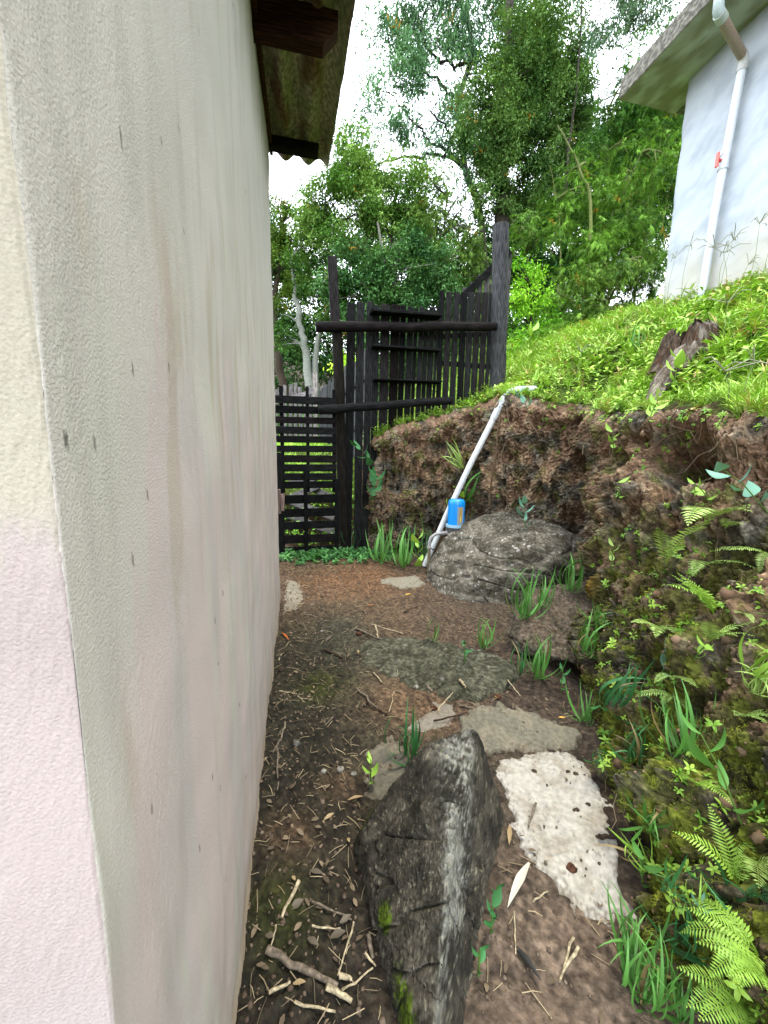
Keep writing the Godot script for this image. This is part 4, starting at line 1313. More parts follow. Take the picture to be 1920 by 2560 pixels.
func make_trees() -> void:
	var dg := hexa("2c5a22", 0.75)
	var mg := hexa("4d8a2e", 0.8)
	var gg := "trees of the wood behind the fence"
	var pale := hexa("a9a89a", 0.7)
	var brown := hexa("5d5346", 0.6)
	tree("tall_tree", "tall dense dark green tree with hanging leaf masses behind the tall fence post", gg, "broad", [7.64,13.84,-13,1.61,7.06,12.92,-13,1.44,6.64,12.07,-13,1.69,8.36,13.16,-13,1.28,8.28,12.23,-13,1.66,6.14,11.08,-13,1.05,7.56,10.78,-13,1.66,8.82,11.11,-13,0.91,6.47,9.68,-13,0.83,7.59,9.28,-13,0.84,6.39,11,-13,1.15,9.27,12.67,-13,0.86], [[7.18,4.42,-13.2,7.05,8.89,-13.2,6.82,11.52,-13.1,6.75,13.97,-13,6.77,16.92,-13]], 0.3, hexa("355a2a", 0.72), hexa("74984e", 0.82), 560, brown, 0.72)
	var tb := tree("airy_tree", "open airy tree with thin arching grey branches and sparse leaves against the sky", gg, "droop", [3.58,17.04,-16.5,1.14,4.45,17.52,-16.5,1.81,3.78,15.91,-16.5,1.35,5.03,16.31,-16.5,1.51,3.53,14.74,-16.5,1.3,4.88,15,-16.5,1.45,5.91,17.39,-16.5,1.57,2.66,13.38,-16.5,0.68,4.28,13.57,-16.5,1.15,5.83,14.78,-16.5,1.21,5.48,18.76,-16.5,2.44,6.54,13.79,-16.5,1.07,6.91,12.37,-16.5,0.92,5.51,12.98,-16.5,1.04,4.07,18.71,-16.5,1.6,2.4,12.64,-16.5,0.78,8.12,18.77,-16.5,2.09,9.51,18.78,-16.5,1.7,7.05,17.18,-16.5,1.45,8.39,17.61,-16.5,1.49,10.55,18.7,-16.5,1.44,6.73,15.89,-16.5,1.26,7.3,19.47,-16.5,2.25,7.18,14.87,-16.5,0.99], [[8.55,5.9,-16.5,7.81,10.96,-16.5,6.99,12.88,-16.5,6.58,15.08,-16.5,7.08,16.73,-16.5,6.62,18.14,-16.5,5.83,19.12,-16.5]], 0.16, hexa("4a7350", 0.7), hexa("6f9c62", 0.8), 70, hexa("57504a", 0.6), 1.3, false)
	var tbase := tb.position
	for br in [[6.99,12.88,-16.5,6.04,13.24,-16.4,5.37,13.45,-16.4,4.7,14.04,-16.4,3.59,14.91,-16.4],[6.58,15.08,-16.5,5.85,15.49,-16.4,5.1,15.8,-16.4,3.91,16.88,-16.4],[6.99,12.88,-16.5,5.82,12.98,-16.3,4.34,12.66,-16.3,3.08,12.15,-16.3],[7.08,16.73,-16.5,6.3,16.18,-16.4,5.35,16.44,-16.4,4.78,17.5,-16.4],[6.8,14.64,-16.5,6.05,13.16,-16.4,6.31,13.85,-16.4,5.23,14.6,-16.4]]:
		var ctl := PackedVector3Array()
		for k in range(0, br.size(), 3):
			ctl.append(Vector3(br[k], br[k + 1], br[k + 2]) - tbase)
		var m := MB.new()
		var pts := PackedVector3Array()
		var rad := PackedFloat32Array()
		for k in (ctl.size() - 1) * 6 + 1:
			pts.append(cat(ctl, k / 6.0) + Vector3(rng.randfn(), rng.randfn(), rng.randfn()) * 0.05)
			rad.append(lerpf(0.075, 0.02, k / float((ctl.size() - 1) * 6)))
		m.tube(pts, rad, 6, hexa("57504a", 0.5))
		for q in 9:
			var s := pts[rng.randi_range(5, pts.size() - 1)]
			var e := s + Vector3(rng.randfn(), rng.randfn() * 0.8, rng.randfn()) * 0.8
			m.tube(PackedVector3Array([s, s.lerp(e, 0.5) + Vector3(rng.randfn(), rng.randfn(), 0) * 0.12, e]), PackedFloat32Array([0.018, 0.014, 0.006]), 4, hexa("57504a", 0.5), false)
		part("branch", m.mesh(), mats.bark, tb)
	tree("sparse_tree", "slender tree with sparse hanging leaves at the upper right beside the roof", gg, "droop", [11.33,17.5,-15,1.23,10.76,16.36,-15,1.05,10.82,14.88,-15,0.88,12.94,17.71,-15,1.13,12.06,18.1,-15,1.4,13.45,18.56,-15,1.46,11.36,18.94,-15,2.55,11.13,13.85,-15,0.74,13.76,19.36,-15,1.79,12.43,16.85,-15,0.82,10.34,15.68,-15,0.89], [[8.51,9.53,-12,8.48,10.8,-12,8.6,12.3,-12,8.58,13.96,-12,8.48,15.3,-12]], 0.05, hexa("567a5c", 0.7), hexa("7a9a6c", 0.8), 75, hexa("6b6358", 0.6), 1.15, false)
	tree("bright_tree", "light green tree with loose leafy boughs left of the tall dense tree", gg, "broad", [2,10.61,-13.5,0.91,1.42,9.63,-13.5,0.88,2.58,10.06,-13.5,1.07,3.57,9.95,-13.5,0.99,0.85,9.04,-13.5,0.77,1.86,9.04,-13.5,1.21,3.05,9.07,-13.5,1.13,4.35,9.66,-13.5,0.99,0.29,8.64,-13.5,0.59,1.13,8.29,-13.5,0.84,2.6,8.48,-13.5,0.85,3.83,8.77,-13.5,0.87], [[2.64,4.81,-13.5,3.08,7.15,-13.5,2.46,7.85,-13.5,1.72,8.28,-13.6,1.14,8.61,-13.6], [3.63,4.9,-13.6,3.41,7.79,-13.6,2.89,9.32,-13.5,2.14,10.25,-13.5]], 0.13, hexa("4c7a2c", 0.8), hexa("8cb058", 0.85), 380, brown, 0.74)
	tree("dark_tree", "small leaved dark tree standing nearest the cream house wall", gg, "broad", [-0.25,9.55,-15.5,0.77,-0.04,8.68,-15.5,0.85,-0.38,7.74,-15.5,0.74,0.6,8.07,-15.5,0.75,1.1,8.82,-15.5,0.76,0.26,7.18,-15.5,0.64,-0.33,6.5,-15.5,0.54,-0.51,8.78,-15.5,0.76,-1.01,7.52,-15.5,0.92], [[-0.18,3.26,-15.5,-0.4,4.74,-15.5,-0.55,6.01,-15.5,-0.37,8.24,-15.6,-0.09,9.92,-15.6]], 0.17, hexa("3f6428", 0.75), hexa("7f9c3a", 0.75), 300, hexa("6e6050", 0.6), 0.75)
	tree("shrubby_tree", "low dense blue green tree filling the space above the picket fence", gg, "broad", [1.81,6.79,-12,0.8,2.76,6.65,-12,1.03,3.61,6.48,-12,0.89,1.68,6.04,-12,0.72,2.77,5.89,-12,0.87,4.16,7.05,-12,0.84,3.44,7.35,-12,0.76,4.49,6.31,-12,0.75,1.02,6.1,-12,0.43,2.22,5.33,-12,0.85,3.64,5.45,-12,0.87], [[2.95,4.53,-12.2,2.9,6.1,-12.2,2.79,7.11,-12.2,2.59,8.13,-12.3]], 0.09, hexa("2f5a30", 0.7), hexa("638f50", 0.8), 400, pale, 0.85)
	tree("slim_tree", "slim feathery tree directly left of the tall fence post", gg, "bamboo", [4.72,8.89,-12.5,0.93,5.35,8.33,-12.5,0.92,5.08,7.5,-12.5,0.9,5.86,7.59,-12.5,0.83,5.59,6.74,-12.5,0.81,4.44,8.21,-12.5,0.74,4.54,9.63,-12.5,0.6,6.09,6.52,-12.5,0.73,5.48,5.76,-12.5,0.79], [[5.74,4.81,-12.6,5.27,6.19,-12.6,4.82,7.52,-12.6,4.86,9.28,-12.7]], 0.07, hexa("4a6a2a", 0.75), hexa("7f9f4a", 0.8), 170, hexa("8a857a", 0.7), 1.0)
	tree("pale_trunk_tree", "tree with pale blotched forked trunk rising behind the pale lawn fence", gg, "broad", [0.27,7.61,-14,0.59,0.55,6.8,-14,0.5,1.16,7.43,-14,0.67,-0.06,5.75,-14,0.57,-0.37,5.01,-14,0.56,0.99,5.7,-14,0.57,1.46,6.17,-14,0.49,0.57,8.2,-14,0.6], [[0.69,3.28,-14,0.52,4.78,-14,0.36,5.67,-14.1,0.25,6.56,-14.2,0.12,7.72,-14.3], [0.82,3.3,-14.1,0.9,4.83,-14.1,1.16,5.92,-14.2,1.73,7.37,-14.4]], 0.16, hexa("35602a", 0.7), hexa("6b9440", 0.8), 150, hexa("b9bdb0", 0.8), 0.95)
	tree("far_left_tree", "dark far tree filling the shade behind the pale trunk", gg, "broad", [-0.14,9.79,-21,1.5,1.17,8.64,-21,1.72,-0.2,7.23,-21,1.45,3.03,7.93,-21,1.96,1.61,6.03,-21,1.43,-1.38,11.68,-21,1.55,-1.47,8.61,-21,1.97,0.22,5.49,-21,1.66], [[-1.0, 3.2, -21.0, -1.2, 9.0, -21.0, -1.0, 14.0, -21.0]], 0.2, hexa("335c30", 0.7), hexa("5a8440", 0.8), 140, brown, 1.5)
	tree("far_middle_tree", "dark far tree behind the middle of the picket fence", gg, "broad", [4.23,10.67,-20,1.73,5.66,9.15,-20,1.96,7.29,11.02,-20,2.06,7.16,7.97,-20,1.96,4.76,6.9,-20,1.88,8.62,9.21,-20,1.78,2.89,10.52,-20,1.22,6.04,12.53,-20,1.31], [[4.5, 4.0, -20.0, 4.6, 9.0, -20.0, 5.0, 14.0, -20.0]], 0.2, hexa("2f5a34", 0.7), hexa("568044", 0.8), 140, brown, 1.5)
	tree("far_right_tree", "dark far tree behind the bamboo between the post and the right house", gg, "broad", [9.3,10.81,-19,1.79,11.12,9.74,-19,2.07,12.48,12.02,-19,2.49,14.36,14.36,-19,2.39,16.05,16.06,-19,2.54,17.82,17.38,-19,2.69,13.74,10,-19,2.47,16.5,12.51,-19,3.03,18.75,14.98,-19,2.97,19.06,18.62,-19,2.46,9.72,8.1,-19,1.72,11.6,13.36,-19,1.67], [[13.0, 7.0, -19.0, 13.5, 12.0, -19.0, 14.0, 18.0, -19.0]], 0.25, hexa("2c5226", 0.65), hexa("4c7a34", 0.75), 140, brown, 1.5)
	var bl := hexa("264f14", 0.6)
	var bh := hexa("83b444", 0.8)
	var bgp := "bamboo clumps on the hillside"
	var cul := hexa("93a05a", 0.7)
	tree("bamboo_clump", "feathery bamboo clump rising beside the roof corner of the right house", bgp, "bamboo", [9.36,11.22,-11,1.25,10.26,11.61,-11,1.3,10.46,12.46,-11,1.24,9.76,10.59,-11,1.14,11,11.04,-11,1.2,8.73,10.06,-11,0.72,9.89,12,-11,0.8], [[10.5, 6.6, -11.0, 10.6, 9.0, -11.0, 10.9, 11.4, -11.0, 10.6, 13.2, -10.8], [11.2, 6.9, -11.2, 11.4, 10.0, -11.0, 12.0, 12.2, -10.9], [9.6, 6.0, -11.2, 9.3, 9.0, -11.1, 8.9, 11.5, -11.0]], 0.035, hexa("25521a", 0.7), hexa("6a9c3c", 0.75), 320, cul, 0.75)
	tree("bamboo_clump", "dark hollowed bamboo clump with the bare pale leaning cane in front", bgp, "bamboo", [7.52,8.25,-10.2,1.03,8.43,7.92,-10.2,1.05,9.35,8.97,-10.2,1.3,10.18,9.55,-10.2,1.09,7.01,7.74,-10.2,0.69,10.18,8.51,-10.2,1.06,8.8,8.55,-10.2,0.84,7.89,8.86,-10.2,0.65], [[7.71,6.88,-9.4,7.49,7.75,-9.5,7.24,8.4,-9.6,7.03,8.94,-9.7,6.68,9.63,-9.9], [8.6, 5.7, -10.3, 8.9, 8.0, -10.2, 9.4, 9.6, -10.1], [7.4, 5.2, -10.3, 7.2, 7.4, -10.2, 6.6, 8.8, -10.0]], 0.045, bl, bh, 300, cul, 0.75)
	tree("bamboo_clump", "broad olive bamboo clump in the middle of the hillside thicket", bgp, "bamboo", [6.29,6.59,-9.6,0.76,7.25,6.37,-9.6,0.93,8.33,6.72,-9.6,1.06,9.43,7.18,-9.6,1.04,10.1,6.8,-9.6,0.65,5.74,6.94,-9.6,0.48,7.74,6.98,-9.6,0.74,8.83,7.33,-9.6,0.78], [[8.1, 5.2, -9.8, 8.3, 6.8, -9.7, 8.8, 8.0, -9.6], [6.4, 4.4, -9.8, 6.0, 6.3, -9.7, 5.4, 7.2, -9.6], [9.2, 5.8, -9.8, 9.5, 7.4, -9.7, 10.1, 8.2, -9.6]], 0.03, bl, bh, 330, cul, 0.75)
	tree("bamboo_clump", "low grassy bamboo clump along the top of the slope left of the right house", bgp, "bamboo", [8.35,5.48,-9,0.99,7.42,5.24,-9,0.87,6.51,5.2,-9,0.71,9.01,5.77,-9,0.66,6.99,5.57,-9,0.53,7.89,5.87,-9,0.7,8.93,6.3,-9,0.6,8.43,4.88,-9,0.59,7.48,4.7,-9,0.56,6.58,4.44,-9,0.48,9.09,5.24,-9,0.53,8.01,4.9,-9,0.55,7.03,4.55,-9,0.45], [[7.8, 4.9, -9.1, 7.9, 5.6, -9.0, 8.3, 6.3, -9.0], [6.8, 4.3, -9.1, 6.5, 5.2, -9.0, 6.2, 5.8, -9.0]], 0.02, hexa("3f6424", 0.75), hexa("82a846", 0.8), 420, cul, 0.75)
	tree("bright_bush", "bright yellow green small leaved bush right behind the tall fence post", "bushes near the fence", "broad", [5.32,4.98,-8.4,0.58,5.11,5.44,-8.4,0.44,5.59,4.52,-8.4,0.46,5.07,4.47,-8.4,0.39,4.92,4.94,-8.4,0.4,5.46,4.01,-8.4,0.45,5,3.88,-8.4,0.33,5.92,4.25,-8.4,0.41], [[5.48,3.81,-8.4,5.31,5.17,-8.4]], 0.03, hexa("5c9a26", 0.9), hexa("9cd03c", 0.95), 420, brown, 0.6)
	tree("lime_bush", "lime green bush glowing in the light beyond the gate post", "bushes near the fence", "broad", [1.11,3.64,-9.6,0.17,0.89,3.47,-9.6,0.15,1.27,3.7,-9.6,0.2,1.49,3.77,-9.6,0.15,1.66,3.52,-9.6,0.18,1.05,3.38,-9.6,0.16,1.38,3.45,-9.6,0.2], [[1.3, 2.0, -9.6, 1.3, 2.8, -9.6, 1.35, 3.5, -9.6]], 0.02, hexa("9ccc30", 0.95), hexa("c3e650", 1.0), 420, brown, 0.6, false)

# ---------------------------------------------------------------- grass and ground cover
func tuft_mesh(n: int, l: float, w: float, sd: int, spread := 0.5) -> ArrayMesh:
	var r := RandomNumberGenerator.new()
	r.seed = sd
	var m := MB.new()
	for k in n:
		var a := r.randf() * TAU
		var d := Vector3(cos(a) * spread * r.randf_range(0.3, 1.4), 1.0, sin(a) * spread * r.randf_range(0.3, 1.4))
		m.leaf(Vector3(cos(a), 0, sin(a)) * 0.012 * r.randf(), d, Vector3(-cos(a), 0.3, -sin(a)), l * r.randf_range(0.55, 1.15), w * r.randf_range(0.7, 1.2), r.randf_range(0.5, 1.7), 4, Color.WHITE * r.randf_range(0.8, 1.15), 0.15, 0.3)
	return m.mesh()

func weed_mesh(n: int, l: float, w: float, sd: int, h := 0.05) -> ArrayMesh:
	var r := RandomNumberGenerator.new()
	r.seed = sd
	var m := MB.new()
	for k in n:
		var a := k * 2.4 + r.randf() * 0.6
		var y := h * k / n
		m.leaf(Vector3(0, y, 0), Vector3(cos(a), r.randf_range(0.1, 0.9), sin(a)), Vector3.UP, l * r.randf_range(0.7, 1.2), w * r.randf_range(0.8, 1.2), r.randf_range(0.3, 1.1), 3, Color.WHITE * r.randf_range(0.8, 1.15), 0.2, 0.4)
	m.tube(PackedVector3Array([Vector3(0, -0.03, 0), Vector3(0, h, 0)]), PackedFloat32Array([0.002, 0.0015]), 4, Color(0.8, 0.9, 0.6), false)
	return m.mesh()

func up_to(n: Vector3, spin: float, s: float) -> Basis:
	var y := n.normalized()
	var x := y.cross(Vector3.BACK if absf(y.z) < 0.9 else Vector3.RIGHT).normalized()
	return (Basis(x, y, x.cross(y)) * Basis(Vector3.UP, spin)).scaled_local(Vector3.ONE * s)

func make_grass() -> void:
	var lime := hexa("a3c848", 0.98)
	var deep := hexa("6f9c36", 0.9)
	var pale := hexa("c6dc80", 0.98)
	var sets := [[tuft_mesh(7, 0.2, 0.009, 31), [], PackedColorArray()], [weed_mesh(9, 0.085, 0.038, 32, 0.06), [], PackedColorArray()], [tuft_mesh(5, 0.3, 0.011, 33, 0.7), [], PackedColorArray()], [weed_mesh(9, 0.1, 0.034, 34, 0.16), [], PackedColorArray()]]
	var tries := 0
	while tries < 30000:
		tries += 1
		var f := rng.randf_range(1.2, 12.6)
		var r := pow(rng.randf(), 0.8)
		var e := bank_p[bank_f.bsearch(f) * bank_nv + bank_nv - 1]
		var p := hill_point(f, r, e)
		if p.x > 5.22 and p.z > -5.05 or Vector2(p.x - 3.62, p.z + 3.0).length() < 0.24:
			continue
		var bare := n_b.get_noise_2d(p.x * 2.5 + 3.0, p.z * 2.5)
		var edge := Vector2(p.x - e.x, p.z - e.z).length()
		if bare - 0.35 * smoothstep(0.25, 0.0, edge) < rng.randf_range(-0.5, 0.05):
			continue
		var k := 0
		var u := rng.randf()
		var weedy := n_a.get_noise_2d(p.x * 1.3 + 9.0, p.z * 1.3)
		if u < 0.55 + weedy * 1.0:
			k = 1 if rng.randf() < 0.75 else 3
		elif p.z < -4.6 and p.x > 2.9 and u < 0.9:
			k = 2
		if edge < 0.35 and k == 2:
			k = 0
		var s := rng.randf_range(0.55, 1.15) * (1.0 if edge > 0.4 else 0.75)
		var c := deep.lerp(lime, rng.randf()).lerp(pale, 0.6 * smoothstep(0.5, 1.0, rng.randf()))
		if rng.randf() < 0.08:
			c = hexa("b09c62", 0.85)
		sets[k][1].append(Transform3D(up_to(Vector3(rng.randfn() * 0.2 - 0.15, 1, rng.randfn() * 0.2), rng.randf() * TAU, s), p - Vector3(0, 0.01, 0)))
		sets[k][2].append(c)
	for k in 4:
		copies(["slope_grass", "slope_weeds", "slope_tall_grass", "slope_leafy_weeds"][k], sets[k][0], mats.leaf, sets[k][1], sets[k][2])
	# lawn beyond the gate
	var xf: Array = []
	var cols := PackedColorArray()
	for k in 5000:
		var p := Vector3(rng.randf_range(-3.0, 3.2), 0, rng.randf_range(-12.5, -7.2))
		p.y = land_y(p.x, p.z) - 0.02
		xf.append(Transform3D(up_to(Vector3(rng.randfn() * 0.2, 1, rng.randfn() * 0.2), rng.randf() * TAU, rng.randf_range(0.5, 0.9)), p))
		cols.append(hexa("8cbf34", 0.95).lerp(hexa("b0dc50", 0.95), rng.randf()))
	copies("lawn_grass", sets[0][0], mats.leaf, xf, cols)
	# leafy growth on the wood floor, behind the gate and at its foot
	var spec := [
		["undergrowth", "broad", 3200, Vector3(-6, 0, -24), Vector3(16, 0, -12.4), 1.4, hexa("2f5222", 0.7), hexa("5a8a36", 0.8)],
		["gate_weeds", "broad", 90, Vector3(-0.3, 0, -7.1), Vector3(1.3, 0, -6.05), 0.6, hexa("4f8a34", 0.8), hexa("8fc04c", 0.9)],
		["hill_undergrowth", "bamboo", 1100, Vector3(3.6, 0, -11.0), Vector3(14, 0, -7.4), 1.0, hexa("4a6f2a", 0.8), hexa("8ab04a", 0.85)],
	]
	for s in spec:
		xf = []
		cols = PackedColorArray()
		for k in s[2]:
			var p := Vector3(rng.randf_range(s[3].x, s[4].x), 0, rng.randf_range(s[3].z, s[4].z))
			if s[0] == "hill_undergrowth" and p.x < 3.6 + maxf(0.0, p.z + 7.6) * 4.0:
				continue
			p.y = (hill_y(p.x, p.z) if s[0] == "hill_undergrowth" else land_y(p.x, p.z)) + rng.randf_range(0.02, 0.35) * s[5]
			xf.append(Transform3D(Basis.from_euler(Vector3(rng.randf_range(-0.4, 0.4), rng.randf() * TAU, rng.randf_range(-0.4, 0.4))).scaled(Vector3.ONE * s[5] * rng.randf_range(0.7, 1.3)), p))
			cols.append((s[6] as Color).lerp(s[7], rng.randf()))
		copies(s[0], clumps[s[1]][0], mats.tree_leaf, xf, cols)
	xf = []
	cols = PackedColorArray()
	for k in 700:
		var p := Vector3(rng.randf_range(-0.12, 1.55), 0, -5.72 + absf(rng.randfn()) * 0.24)
		if p.z > -5.05 + 0.1 * p.x:
			continue
		p.y = floor_y(p.x, p.z)
		xf.append(Transform3D(up_to(Vector3(rng.randfn() * 0.3, 1, rng.randfn() * 0.3), rng.randf() * TAU, rng.randf_range(0.4, 0.9)), p))
		cols.append(hexa("2f5f35", 0.8).lerp(hexa("5f9a4c", 0.85), rng.randf()))
	copies("ground_cover", sets[1][0], mats.leaf, xf, cols)
	# small seedlings, moss cushions, root hairs and crumbs on the cut bank
	var seed_x: Array = []
	var seed_c := PackedColorArray()
	var moss_x: Array = []
	var moss_c := PackedColorArray()
	var hair_x: Array = []
	var hair_c := PackedColorArray()
	var crumb_x: Array = []
	var crumb_c := PackedColorArray()
	for k in 34000:
		var a := rng.randi_range(4, bank_nu - 4)
		var b := rng.randi_range(8, bank_nv - 2)
		var q := a * bank_nv + b
		var p := bank_p[q]
		var n := bank_n[q]
		var t := b / float(bank_nv)
		var f := bank_f[a]
		var low := smoothstep(0.8, 0.2, t) * smoothstep(6.5, 3.5, f)
		var u := rng.randf()
		if u < 0.28:
			if n_b.get_noise_3d(p.x * 3.0, p.y * 3.0, p.z * 3.0 + 8.0) + low * 0.45 + smoothstep(0.88, 1.0, t) * 0.7 > rng.randf_range(0.15, 0.9):
				seed_x.append(Transform3D(up_to(n * 0.8 + Vector3(0, 0.6, 0) + Vector3(rng.randfn(), rng.randfn(), rng.randfn()) * 0.3, rng.randf() * TAU, rng.randf_range(0.25, 0.75)), p - n * 0.003))
				seed_c.append(hexa("5a8a2c", 0.85).lerp(hexa("a3c74c", 0.9), rng.randf()))
		elif u < 0.64:
			if low * 1.2 + n_b.get_noise_3d(p.x * 7.0, p.y * 4.0 + 30.0, p.z * 7.0) > rng.randf_range(0.55, 1.0):
				moss_x.append(Transform3D(up_to(n, rng.randf() * TAU, rng.randf_range(0.7, 2.2)), p))
				moss_c.append(hexa("66741c", 0.85).lerp(hexa("a0a838", 0.9), rng.randf()))
		elif u < 0.69:
			hair_x.append(Transform3D(up_to(Vector3(rng.randfn() * 0.7, -1.0, rng.randfn() * 0.7) + n * 0.4, rng.randf() * TAU, rng.randf_range(0.5, 1.6) * (2.6 if t > 0.78 and rng.randf() < 0.4 else 1.0)), p + n * 0.004))
			hair_c.append(hexa("8a7a62", 0.7).lerp(hexa("4a3a2a", 0.6), rng.randf()))
		else:
			crumb_x.append(Transform3D(Basis.from_euler(Vector3(rng.randf(), rng.randf(), rng.randf()) * TAU).scaled(Vector3.ONE * rng.randf_range(0.002, 0.006) * (4.5 if rng.randf() < 0.02 else 1.0)), p + n * 0.001))
			crumb_c.append(hexa("6a5240", 0.85).lerp(hexa("8f7860", 0.85), rng.randf()) * rng.randf_range(0.5, 1.2))
	copies("bank_seedlings", weed_mesh(6, 0.05, 0.022, 41, 0.03), mats.leaf, seed_x, seed_c)
	var mo := MB.new()
	var rr := RandomNumberGenerator.new()
	rr.seed = 3
	for k in 22:
		var d := Vector3(rr.randfn(), absf(rr.randfn()) + 0.3, rr.randfn()).normalized()
		mo.leaf(Vector3(rr.randfn(), 0, rr.randfn()) * 0.006, d, d.cross(Vector3(0.3, 0.2, 0.9)).normalized(), 0.009, 0.004, 0.5, 1, Color.WHITE * rr.randf_range(0.7, 1.2), 0.0, 0.5)
	copies("bank_moss", mo.mesh(), mats.moss, moss_x, moss_c)
	var hr := MB.new()
	hr.tube(PackedVector3Array([Vector3.ZERO, Vector3(0.008, 0.03, 0.002), Vector3(0.002, 0.06, 0.008), Vector3(0.012, 0.085, 0.004)]), PackedFloat32Array([0.0012, 0.001, 0.0008, 0.0005]), 4, Color.WHITE, false)
	copies("root_hairs", hr.mesh(), mats.matt, hair_x, hair_c)
	copies("soil_crumbs", crumb_mesh(9), mats.matt, crumb_x, crumb_c)

func crumb_mesh(sd: int) -> ArrayMesh:
	var r := RandomNumberGenerator.new()
	r.seed = sd
	var m := MB.new()
	var pts := PackedVector3Array()
	var rad := PackedFloat32Array()
	for k in 6:
		var h := k / 5.0 * 2.0 - 1.0
		pts.append(Vector3(r.randfn() * 0.12, h * r.randf_range(0.8, 1.0), r.randfn() * 0.12))
		rad.append(sqrt(maxf(0.02, 1.0 - h * h)) * r.randf_range(0.85, 1.25))
	m.tube(pts, rad, 7, Color.WHITE)
	for k in m.v.size():
		m.v[k] *= 1.0 + 0.22 * sin(m.v[k].x * 5.1 + m.v[k].z * 4.3 + sd)
		m.n[k] = m.v[k].normalized()
	return m.mesh()

# one label for each of a set of look-alikes: alike ones are told apart by their order from the camera
const ORDER := ["nearest", "second", "third", "fourth", "fifth", "sixth", "seventh", "eighth", "ninth", "tenth", "eleventh", "twelfth", "thirteenth", "fourteenth", "fifteenth", "sixteenth"]

func rank(items: Array, category: String, group: String, from := "from the camera") -> void:
	items.sort_custom(func(x, y): return x[2] < y[2])
	var count := {}
	for it in items:
		count[it[1]] = count.get(it[1], 0) + 1
	var at := {}
	for it in items:
		var l: String = it[1]
		if count[l] > 1:
			at[l] = at.get(l, -1) + 1
			l += ", nearest of these to the camera" if at[l] == 0 and from == "from the camera" else ", %s %s" % [ORDER[at[l]] if at[l] else "first", from]
		tag(it[0], l, category if it.size() < 4 else it[3], group)

# ---------------------------------------------------------------- single plants
var leaf_kit := {}

func kit() -> void:
	var r := RandomNumberGenerator.new()
	r.seed = 77
	for k in 5:
		var m := MB.new()
		m.leaf(Vector3.ZERO, Vector3.UP, Vector3.BACK, 1.0, 0.042, [0.9, 1.4, 1.9, 2.4, 1.2][k], 9, Color.WHITE, 0.22, 0.25)
		leaf_kit["blade%d" % k] = m.mesh()
	for k in 3:
		var m := MB.new()
		m.leaf(Vector3.ZERO, Vector3.UP, Vector3.BACK, 1.0, [0.42, 0.3, 0.55][k], [0.7, 1.1, 0.5][k], 7, Color.WHITE, 0.25, 0.35)
		leaf_kit["leaf%d" % k] = m.mesh()
	for k in 3:
		var m := MB.new()
		var p := Vector3.ZERO
		var d := Vector3.UP
		var n := 22
		var spine := PackedVector3Array()
		for q in n + 1:
			spine.append(p)
			var f := q / float(n)
			if q > 2:
				var l: float = 0.24 * pow(sin(minf(f * 1.25 + 0.12, 1.0) * PI * 0.5), 0.8) * (1.0 - pow(f, 2.2)) + 0.012
				var up := d.cross(Vector3.RIGHT).normalized()
				for s in [-1, 1]:
					m.leaf(p, Vector3(s, 0, 0) + d * 0.45 + up * 0.12 * r.randfn(), -up, l * r.randf_range(0.9, 1.1), 0.05 * (1.0 - f * 0.55), 0.35, 2, Color.WHITE * r.randf_range(0.88, 1.1), 0.1, 0.3)
			p += d / n
			d = d.rotated(Vector3.RIGHT, -[0.05, 0.075, 0.035][k])
		m.tube(spine, PackedFloat32Array(range(n + 1).map(func(q): return lerpf(0.008, 0.002, q / float(n)))), 5, Color(0.7, 0.75, 0.4), false)
		leaf_kit["frond%d" % k] = m.mesh()

